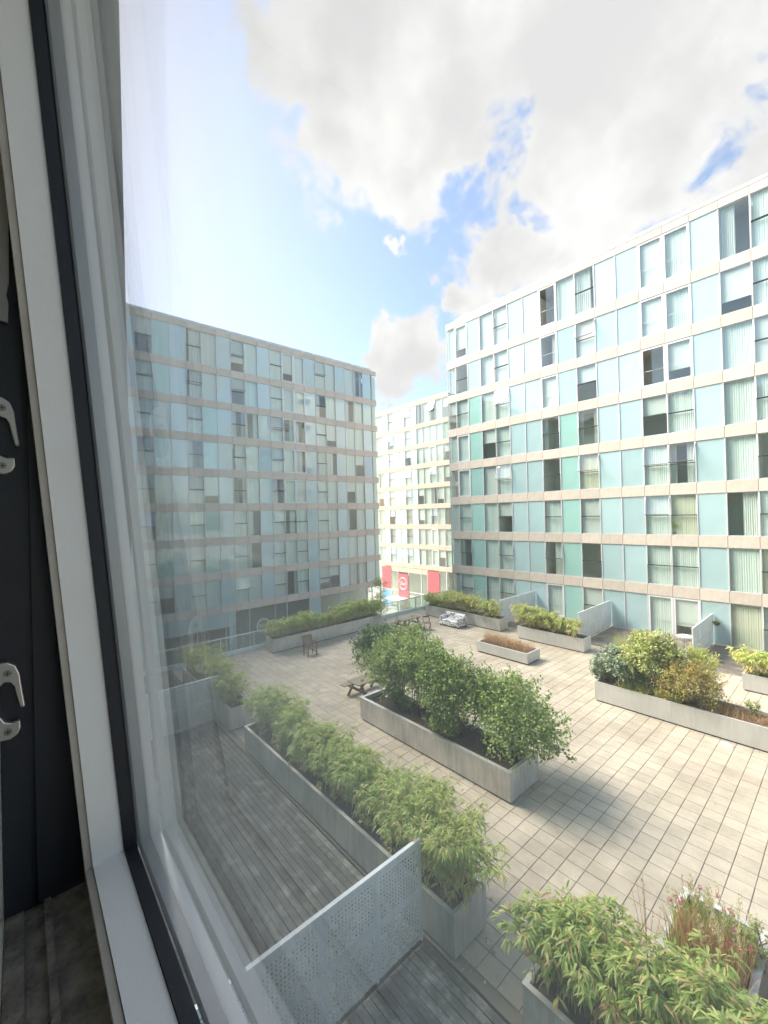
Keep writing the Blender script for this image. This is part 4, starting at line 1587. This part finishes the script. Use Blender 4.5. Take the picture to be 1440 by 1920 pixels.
M['petal'] = mat_leaf('petal_pink', (.60, .16, .25), .3, .25)
for i_, (fx_, fy_, fh, lab) in enumerate(((7.80, 1.80, .30, 'pink flowers in the far corner of the white-rimmed box'), (7.75, 1.42, .36, 'pink flowers along the far rim of the white-rimmed box'),
                                          (7.35, 1.90, .40, 'pink flowers by the left rim of the white-rimmed box'), (7.35, 1.25, .48, 'pink flowers in the middle of the white-rimmed box'))):
    flower_plant(lab, fx_, fy_, .72, fh, 360 + i_)
tuft('tan feathery reed grass in the near half of the flower box', 7.05, 1.5, .72, .3, .42, .62, 650, 351, pal='dry', wid=.009, heads=16, spread=.45)
shrub('small-leaved trailing plant on the right rim of the flower box', 7.6, 1.08, .70, .40, .16, .30, 1300, 366, pal='weed', cz=.22, leaf=(.035, .025), lumps=12)


def stalk(label, x, y, z, h, seed):
    rng = np.random.default_rng(seed)
    t = thing('dry_stalk', label, 'plant', (x, y, z))
    mb = MB()
    P, D = [], []
    for q in range(7):
        a = rng.uniform(0, 6.28)
        k = rng.uniform(.05, .22)
        e = Vector((math.cos(a) * k, math.sin(a) * k, h * rng.uniform(.7, 1.05)))
        pts = [(0, 0, -.05), tuple(e * .5 + Vector((0, 0, h * .08))), tuple(e)]
        mb.tube(pts, [.005, .0035, .0015], n=4, caps=False)
        for s_ in np.linspace(.35, 1, 16):
            b = e * s_
            P.append(tuple(b))
            D.append((rng.normal(), rng.normal(), .8))
    mb.build('stems', STEM_DRY, t)
    n_ = len(P)
    leaves(np.array(P), np.array(D), rng.uniform(.02, .06, n_), np.full(n_, .012), np.full(n_, .3), [LEAF['weed'][2], LEAF['dry'][1]], rng.integers(0, 2, n_), 'leaves', t, rng)


stalk('tall thin seed stalk standing left of the flower box', 6.85, 2.20, .0, 1.55, 370)
stalk('shorter seed stalk between the bamboo and the flower box', 6.6, 2.35, .0, 1.1, 371)

# ------------------------------------------------------------------ perforated screens
def perf_mesh(w, h, pitch, r, name='perforated_panel'):
    """sheet with real round holes inside a plain margin"""
    mg = .045
    nx = int((w - 2 * mg) / pitch)
    nz = int((h - 2 * mg) / pitch)
    ax, az_ = (w - nx * pitch) / 2, (h - nz * pitch) / 2
    V, Tq = [], []
    k = 8
    an = [math.pi / 4 * i_ + math.pi / 8 for i_ in range(k)]
    sq = [(1, .414), (.414, 1), (-.414, 1), (-1, .414), (-1, -.414), (-.414, -1), (.414, -1), (1, -.414)]
    # cell template: 8 hole points + 8 border points (square border split in 8)
    bord = [(1, .414), (.414, 1), (-.414, 1), (-1, .414), (-1, -.414), (-.414, -1), (.414, -1), (1, -.414)]
    cor = [(1, 1), (-1, 1), (-1, -1), (1, -1)]
    tv = [(r * math.cos(a), r * math.sin(a)) for a in an] + [(b[0] * pitch / 2, b[1] * pitch / 2) for b in bord] + [(c[0] * pitch / 2, c[1] * pitch / 2) for c in cor]
    tf = []
    for i_ in range(k):
        j_ = (i_ + 1) % k
        tf.append((i_, 8 + i_, 8 + j_))
        tf.append((i_, 8 + j_, j_))
    for ci, (a, b) in enumerate(((8, 9), (10, 11), (12, 13), (14, 15))):
        tf.append((a, 16 + ci, b))
    tv = np.array(tv)
    tf = np.array(tf)
    cells_ = [(ax + (i_ + .5) * pitch, az_ + (j_ + .5) * pitch) for i_ in range(nx) for j_ in range(nz)]
    cc = np.array(cells_)
    VV = (cc[:, None, :] + tv[None]).reshape(-1, 2)
    TT = (tf[None] + (np.arange(len(cc)) * len(tv))[:, None, None]).reshape(-1, 3)
    V3 = np.c_[VV[:, 0], np.zeros(len(VV)), VV[:, 1]]
    # margins
    o = len(V3)
    x0, x1, z0, z1 = ax, w - ax, az_, h - az_
    ev = np.array([(0, 0, 0), (w, 0, 0), (w, 0, h), (0, 0, h), (x0, 0, z0), (x1, 0, z0), (x1, 0, z1), (x0, 0, z1)])
    et = np.array([(0, 1, 5), (0, 5, 4), (1, 2, 6), (1, 6, 5), (2, 3, 7), (2, 7, 6), (3, 0, 4), (3, 4, 7)]) + o
    return np_mesh(name, np.r_[V3, ev], np.r_[TT, et], [M['screen']])


def screen(label, x0, x1, y, h, ncol, pitch, r, z0=.06):
    t = thing('privacy_screen', label, 'screen', (x0, y, 0), 0, 'perforated metal deck screens')
    w = (x1 - x0) / ncol
    hh = (h - z0 - .06) / 2
    me = perf_mesh(w - .012, hh - .012, pitch, r)
    for i_ in range(ncol):
        for j_ in range(2):
            put('perforated_panel', me, t, (i_ * w + .006, random.uniform(-.001, .001), z0 + j_ * hh + .006))
    f = MB()
    f.box(-.02, x1 - x0 + .02, -.012, .048, h - .05, h)
    f.build('top_rail', M['screen'], t)
    for xx_ in (-.012, x1 - x0 - .025):
        MB().box(xx_, xx_ + .037, -.008, .044, .0, h - .051).build('post', M['screen'], t)
    for i_ in range(1, ncol):
        MB().box(i_ * w - .018, i_ * w + .018, .003, .033, .0, h - .052).build('stiffener', M['screen'], t)
    MB().box(.03, x1 - x0 - .03, .004, .032, z0 + hh - .016, z0 + hh + .016).build('middle_rail', M['screen'], t)
    return t


screen('perforated metal screen crossing the near deck at the bottom', .14, 4.86, 4.89, 1.66, 5, .058, .0165)
screen('perforated metal screen across the deck farther along the near side', .14, 5.12, 14.89, 1.53, 5, .058, .0165)
screen('grey perforated screen beside the trough behind the sofa', 22.12, 26.3, 14.72, 1.55, 6, .06, .012)
screen('pale perforated screen behind the stained bamboo trough', 22.12, 26.3, 9.92, 1.55, 6, .06, .012)
screen('pale perforated screen beside the round white table', 22.55, 26.3, 5.07, 1.55, 5, .06, .012)

# ------------------------------------------------------------------ glass balustrade at the far edge
bl = thing('balustrade', 'glass balustrade with pale base along the far terrace edge', 'balustrade', (0, 21.40, 0))
kx = .5
while kx < 26:
    MB().box(kx + .006, kx + 1.744, -.06, .06, 0, .19).build('base_block', M['kerb'], bl)
    MB().box(kx + .04, kx + 1.71, -.006, .006, .21, .88).build('pane', M['bal_glass'], bl)
    MB().box(kx - .02, kx + .02, -.025, .025, .19, .90).build('post', M['bal_metal'], bl)
    kx += 1.75
MB().tube([(.5, 0, .925), (26.3, 0, .925)], .025, n=8).build('handrail', M['bal_metal'], bl)

# ------------------------------------------------------------------ furniture
def picnic_table(label, x0, x1, yc):
    t = thing('picnic_table', label, 'table', ((x0 + x1) / 2, yc, 0), 0, 'picnic tables on the terrace')
    L_ = (x1 - x0) / 2
    for i_ in range(5):
        y = -.34 + i_ * .138
        MB().cbox(-L_, L_, y, y + .128, .685, .725, c=.006).build('top_plank', M['wood'], t)
    for sg_ in (-1, 1):
        for q in range(2):
            y = sg_ * .70 - .14 + q * .145
            MB().cbox(-L_, L_, y, y + .135, .39, .43, c=.006).build('seat_plank', M['wood'], t)
    for sx in (-L_ + .22, L_ - .22):
        for sg_ in (-1, 1):
            MB().beam((sx, sg_ * .20, .685), (sx, sg_ * .62, .0), .045, .095, up=(1, 0, 0)).build('leg', M['wood_d'], t)
        MB().beam((sx + .05, -.80, .365), (sx + .05, .80, .365), .045, .09).build('seat_bearer', M['wood_d'], t)
        MB().beam((sx + .05, -.32, .655), (sx + .05, .32, .655), .045, .06).build('top_bearer', M['wood_d'], t)
        MB().beam((sx + (.05 if sx < 0 else -.05), 0, .36), (0, 0, .66), .05, .05).build('brace', M['wood_d'], t)
    return t


picnic_table('weathered picnic table tucked behind the central trough', 9.28, 10.85, 12.66)
picnic_table('brown picnic table near the far balustrade', 16.82, 18.32, 18.17)

ch = thing('garden_chair', 'lone brown wooden armchair in front of the far bamboo trough', 'chair', (10.92, 18.45, 0))
for sx in (-.25, .25):
    MB().beam((sx, -.21, 0), (sx, -.21, .62), .045, .045).build('leg', M['wood_red'], ch)
    MB().beam((sx, .20, 0), (sx, .20, .42), .045, .045).build('leg', M['wood_red'], ch)
    MB().beam((sx, .20, .42), (sx, .33, .95), .045, .04).build('back_post', M['wood_red'], ch)
    MB().beam((sx, -.25, .63), (sx, .27, .66), .055, .03).build('armrest', M['wood_red'], ch)
    MB().beam((sx, -.2, .16), (sx, .2, .16), .03, .04).build('stretcher', M['wood_red'], ch)
for i_ in range(6):
    MB().box(-.23, .23, -.23 + i_ * .075, -.165 + i_ * .075, .40, .42).build('seat_slat', M['wood_red'], ch)
for i_ in range(8):
    x_ = -.21 + i_ * .06
    MB().beam((x_, .222, .46), (x_, .322, .90), .045, .014, up=(1, 0, 0)).build('back_slat', M['wood_red'], ch)
MB().beam((-.27, .328, .93), (.27, .328, .93), .03, .06).build('top_rail', M['wood_red'], ch)

stl = thing('wooden_chair', 'small orange-brown wooden folding chair by the far picnic table', 'chair', (18.30, 17.30, 0), -.5)
for sx in (-.19, .19):
    MB().beam((sx, -.2, 0), (sx, .12, .46), .03, .03).build('leg', M['wood_red'], stl)
    MB().beam((sx, .2, 0), (sx, -.12, .40), .03, .03).build('leg', M['wood_red'], stl)
    MB().beam((sx, .12, .46), (sx, .22, .80), .03, .03).build('back_post', M['wood_red'], stl)
for i_ in range(4):
    MB().box(-.2, .2, -.18 + i_ * .09, -.10 + i_ * .09, .42, .435).build('seat_slat', M['wood_red'], stl)
MB().beam((-.2, .215, .75), (.2, .215, .75), .02, .08).build('back_rail', M['wood_red'], stl)


def sofa_material():
    m, nt, b = newmat('leaf_print_fabric')
    L = nt.links.new
    tc = N(nt, 'ShaderNodeTexCoord')
    v = N(nt, 'ShaderNodeTexVoronoi')
    v.inputs['Scale'].default_value = 5.5
    n = N(nt, 'ShaderNodeTexNoise')
    n.inputs['Scale'].default_value = 4
    mp = N(nt, 'ShaderNodeMixRGB')
    mp.blend_type = 'ADD'
    mp.inputs[0].default_value = .35
    L(tc.outputs['Object'], n.inputs['Vector'])
    L(tc.outputs['Object'], mp.inputs[1])
    L(n.outputs['Color'], mp.inputs[2])
    w = N(nt, 'ShaderNodeTexWave')
    w.wave_type = 'BANDS'
    w.inputs['Scale'].default_value = 2.6
    w.inputs['Distortion'].default_value = 9
    w.inputs['Detail'].default_value = 1.5
    L(mp.outputs[0], w.inputs['Vector'])
    cr = N(nt, 'ShaderNodeMapRange')
    L(w.outputs['Fac'], cr.inputs[0])
    cr.inputs[1].default_value = .26
    cr.inputs[2].default_value = .40
    mx = N(nt, 'ShaderNodeMix', data_type='RGBA')
    L(cr.outputs[0], mx.inputs[0])
    mx.inputs[6].default_value = (.20, .205, .21, 1)
    mx.inputs[7].default_value = (.80, .80, .80, 1)
    L(mx.outputs[2], b.inputs['Base Color'])
    b.inputs['Roughness'].default_value = .85
    return m


M['sofa'] = sofa_material()


def soft(mb_args, name, mat, parent, bev=.05):
    o = MB().box(*mb_args).build(name, mat, parent)
    md = o.modifiers.new('bevel', 'BEVEL')
    md.width = bev
    md.segments = 3
    o.data.polygons.foreach_set('use_smooth', [True] * len(o.data.polygons))
    return o


sf = thing('sofa', 'black and white leaf-print sofa left out on the paving', 'sofa', (20.08, 16.78, 0))
soft((-.43, .41, -.76, .76, .09, .27), 'base', M['sofa'], sf, .03)
soft((-.40, .22, -.58, -.005, .275, .40), 'seat_cushion', M['sofa'], sf)
soft((-.40, .22, .005, .58, .275, .40), 'seat_cushion', M['sofa'], sf)
soft((.20, .42, -.76, .76, .275, .74), 'backrest', M['sofa'], sf, .06)
soft((-.425, .195, -.765, -.59, .275, .60), 'armrest', M['sofa'], sf, .06)
soft((-.425, .195, .59, .765, .275, .60), 'armrest', M['sofa'], sf, .06)
for a in (-.36, .36):
    for b in (-.68, .68):
        MB().box(a - .03, a + .03, b - .03, b + .03, 0, .09).build('foot', M['plinth'], sf)

tb = thing('bistro_table', 'small round white table on the opposite deck, beside a screen', 'table', (24.2, 5.75, 0))
MB().disc((0, 0, .70), .34, .03, n=28).build('table_top', M['white'], tb)
MB().tube([(0, 0, .03), (0, 0, .70)], .025, n=8).build('stem', M['bal_metal'], tb)
MB().disc((0, 0, 0.0), .22, .03, n=20).build('foot', M['bal_metal'], tb)
for i_, (cx_, cy_, rz_, lab) in enumerate(((24.75, 5.72, -1.57, 'dark wire chair behind the round white table'), (23.75, 6.25, .8, 'dark wire chair left of the round white table'))):
    c_ = thing('bistro_chair', lab, 'chair', (cx_, cy_, 0), rz_, 'wire chairs at the round table')
    for a in (-.18, .18):
        for b in (-.18, .18):
            MB().tube([(a, b, 0), (a * .9, b * .9, .44)], .012, n=6).build('leg', M['seal'], c_)
    MB().disc((0, 0, .44), .21, .025, n=20).build('seat', M['steel_d'], c_)
    bk = MB()
    bk.tube([(-.19, .17, .44), (-.2, .23, .75), (-.1, .26, .88), (.1, .26, .88), (.2, .23, .75), (.19, .17, .44)], .012, n=6)
    for q in range(5):
        x_ = -.12 + q * .06
        bk.tube([(x_, .18, .46), (x_, .25, .86)], .006, n=5)
    bk.build('backrest', M['seal'], c_)

wp = thing('wall_basket', 'small plant basket hanging on the opposite facade above the deck', 'basket', (26.22, 4.9, .98))
bm_ = MB()
n_ = 12
prof = [(.0, .03), (.05, .10), (.12, .15), (.16, .16)]
vs, fs = [], []
for (zz, rr) in prof:
    for k in range(n_):
        a = math.pi * 2 * k / n_
        vs.append((rr * math.cos(a) * .7, rr * math.sin(a), zz))
for i_ in range(len(prof) - 1):
    for k in range(n_):
        fs.append((i_ * n_ + k, i_ * n_ + (k + 1) % n_, (i_ + 1) * n_ + (k + 1) % n_, (i_ + 1) * n_ + k))
bm_.add(vs, fs)
bm_.build('basket', M['wood_d'], wp)
rg = np.random.default_rng(5)
leaves(rg.normal(0, .06, (140, 3)) + [0, 0, .18], rg.normal(0, 1, (140, 3)), rg.uniform(.04, .1, 140), np.full(140, .03), np.full(140, .6), LEAF['weed'], rg.integers(0, 4, 140), 'leaves', wp, rg)

# potted plant on a window sill opposite
pp = thing('potted_plant', 'potted plant behind the open window of the opposite block', 'plant', (26.58, 6.62, 2 * ST + .04))
MB().tube([(0, 0, 0), (0, 0, .14)], [.06, .085], n=12).build('pot', M['steel_d'], pp)
MB().tube([(0, 0, .1), (0, 0, .42)], .012, n=5).build('stem', STEM_D, pp)
leaves(rg.normal(0, .10, (160, 3)) * [1, 1, .7] + [0, 0, .50], rg.normal(0, 1, (160, 3)), rg.uniform(.06, .14, 160), np.full(160, .05), np.full(160, .5), LEAF['weed'], rg.integers(0, 2, 160), 'leaves', pp, rg)

# bits and pieces
cp = thing('vent_cap', 'round white cap on a short pipe in the soil of the central trough', 'cap', (9.50, 10.95, .58))
MB().tube([(0, 0, -.05), (0, 0, .08)], .035, n=12).build('pipe', M['bal_metal'], cp)
MB().disc((0, 0, .08), .085, .03, n=20).build('cap', M['white'], cp)
tag(MB().tube([(9.05, 11.25, .64), (9.3, 11.18, .70), (9.6, 11.28, .68), (9.75, 11.1, .66), (9.35, 11.05, .65), (9.0, 11.12, .64)], .018, n=8).build('hose', M['rubber']),
    'black hose lying in the corner of the central trough', 'hose')


def litter(label, x, y, z, w, d, mat, seed, cat='litter'):
    rr = random.Random(seed)
    mb = MB()
    n = 4
    vs = [(w * (i_ / n - .5), d * (j_ / n - .5), .004 + rr.uniform(0, .025)) for i_ in range(n + 1) for j_ in range(n + 1)]
    mb.add(vs, [(i_ * 5 + j_, (i_ + 1) * 5 + j_, (i_ + 1) * 5 + j_ + 1, i_ * 5 + j_ + 1) for i_ in range(n) for j_ in range(n)])
    o = mb.build('paper_scrap', mat, None, (x, y, z))
    o.rotation_euler = (0, 0, rr.uniform(0, 3))
    md = o.modifiers.new('solid', 'SOLIDIFY')
    md.thickness = .003
    return tag(o, label, cat)


litter('crumpled white paper on the paving beside the long pale trough', 15.45, 2.72, .0, .26, .16, M['white'], 1)
litter('pale scrap by the end of the long deck trough', 5.62, 4.12, .0, .10, .08, M['sash_edge'], 2)
litter('thin pale strip beside the end of the long deck trough', 5.25, 4.05, .0, .12, .03, M['sash_edge'], 3)
litter('small white scrap on the paving near the far bamboo trough', 14.6, 19.4, .0, .22, .1, M['white'], 4)

# fallen leaves blown against the troughs
rg = np.random.default_rng(77)
fp = []
for (a, b, c, d_) in planter_boxes:
    for _ in range(46):
        q = rg.random()
        e = abs(rg.normal(0, .28))
        if q < .45:
            fp.append((a - e, rg.uniform(c, d_)))
        elif q < .75:
            fp.append((b + e, rg.uniform(c, d_)))
        else:
            fp.append((rg.uniform(a, b), c - e if rg.random() < .6 else d_ + e))
for _ in range(90):
    fp.append((rg.uniform(6, 22), rg.uniform(0, 21)))
fp = np.array([p for p in fp if p[0] > 5.9 or p[1] < 4.2])
fp = np.c_[fp, np.full(len(fp), .006)]
nf = len(fp)
fl_root = leaves(fp, np.c_[rg.normal(0, 1, (nf, 2)), rg.uniform(.02, .25, nf)], rg.uniform(.035, .09, nf), rg.uniform(.012, .03, nf), np.full(nf, .12), LEAF['dry'] + [LEAF['weed'][2]], rg.integers(0, 5, nf), 'fallen_leaves', None, rg)
tag(fl_root, 'dry leaves scattered on the paving along the troughs', 'leaves', kind='stuff')

# young tree in the gap below the terrace
tr = thing('street_tree', 'slim young tree in the gap between the two far blocks', 'tree', (22.3, 26.2, -6.5))
MB().tube([(0, 0, 0), (.05, 0, 3), (0, .1, 6), (.05, .05, 8.2)], [.09, .07, .045, .015], n=8).build('trunk', STEM_D, tr)
rg = np.random.default_rng(91)
nlv = 2600
cc_ = np.array([(rg.normal(0, .38), rg.normal(0, .38), rg.uniform(4.6, 8.4)) for _ in range(26)])
li_ = rg.integers(0, 26, nlv)
pp_ = cc_[li_] + rg.normal(0, .17, (nlv, 3))
leaves(pp_, rg.normal(0, 1, (nlv, 3)), rg.uniform(.06, .12, nlv), rg.uniform(.04, .07, nlv), np.full(nlv, .5), LEAF['weed'], rg.integers(0, 2, nlv), 'crown', tr, rg)
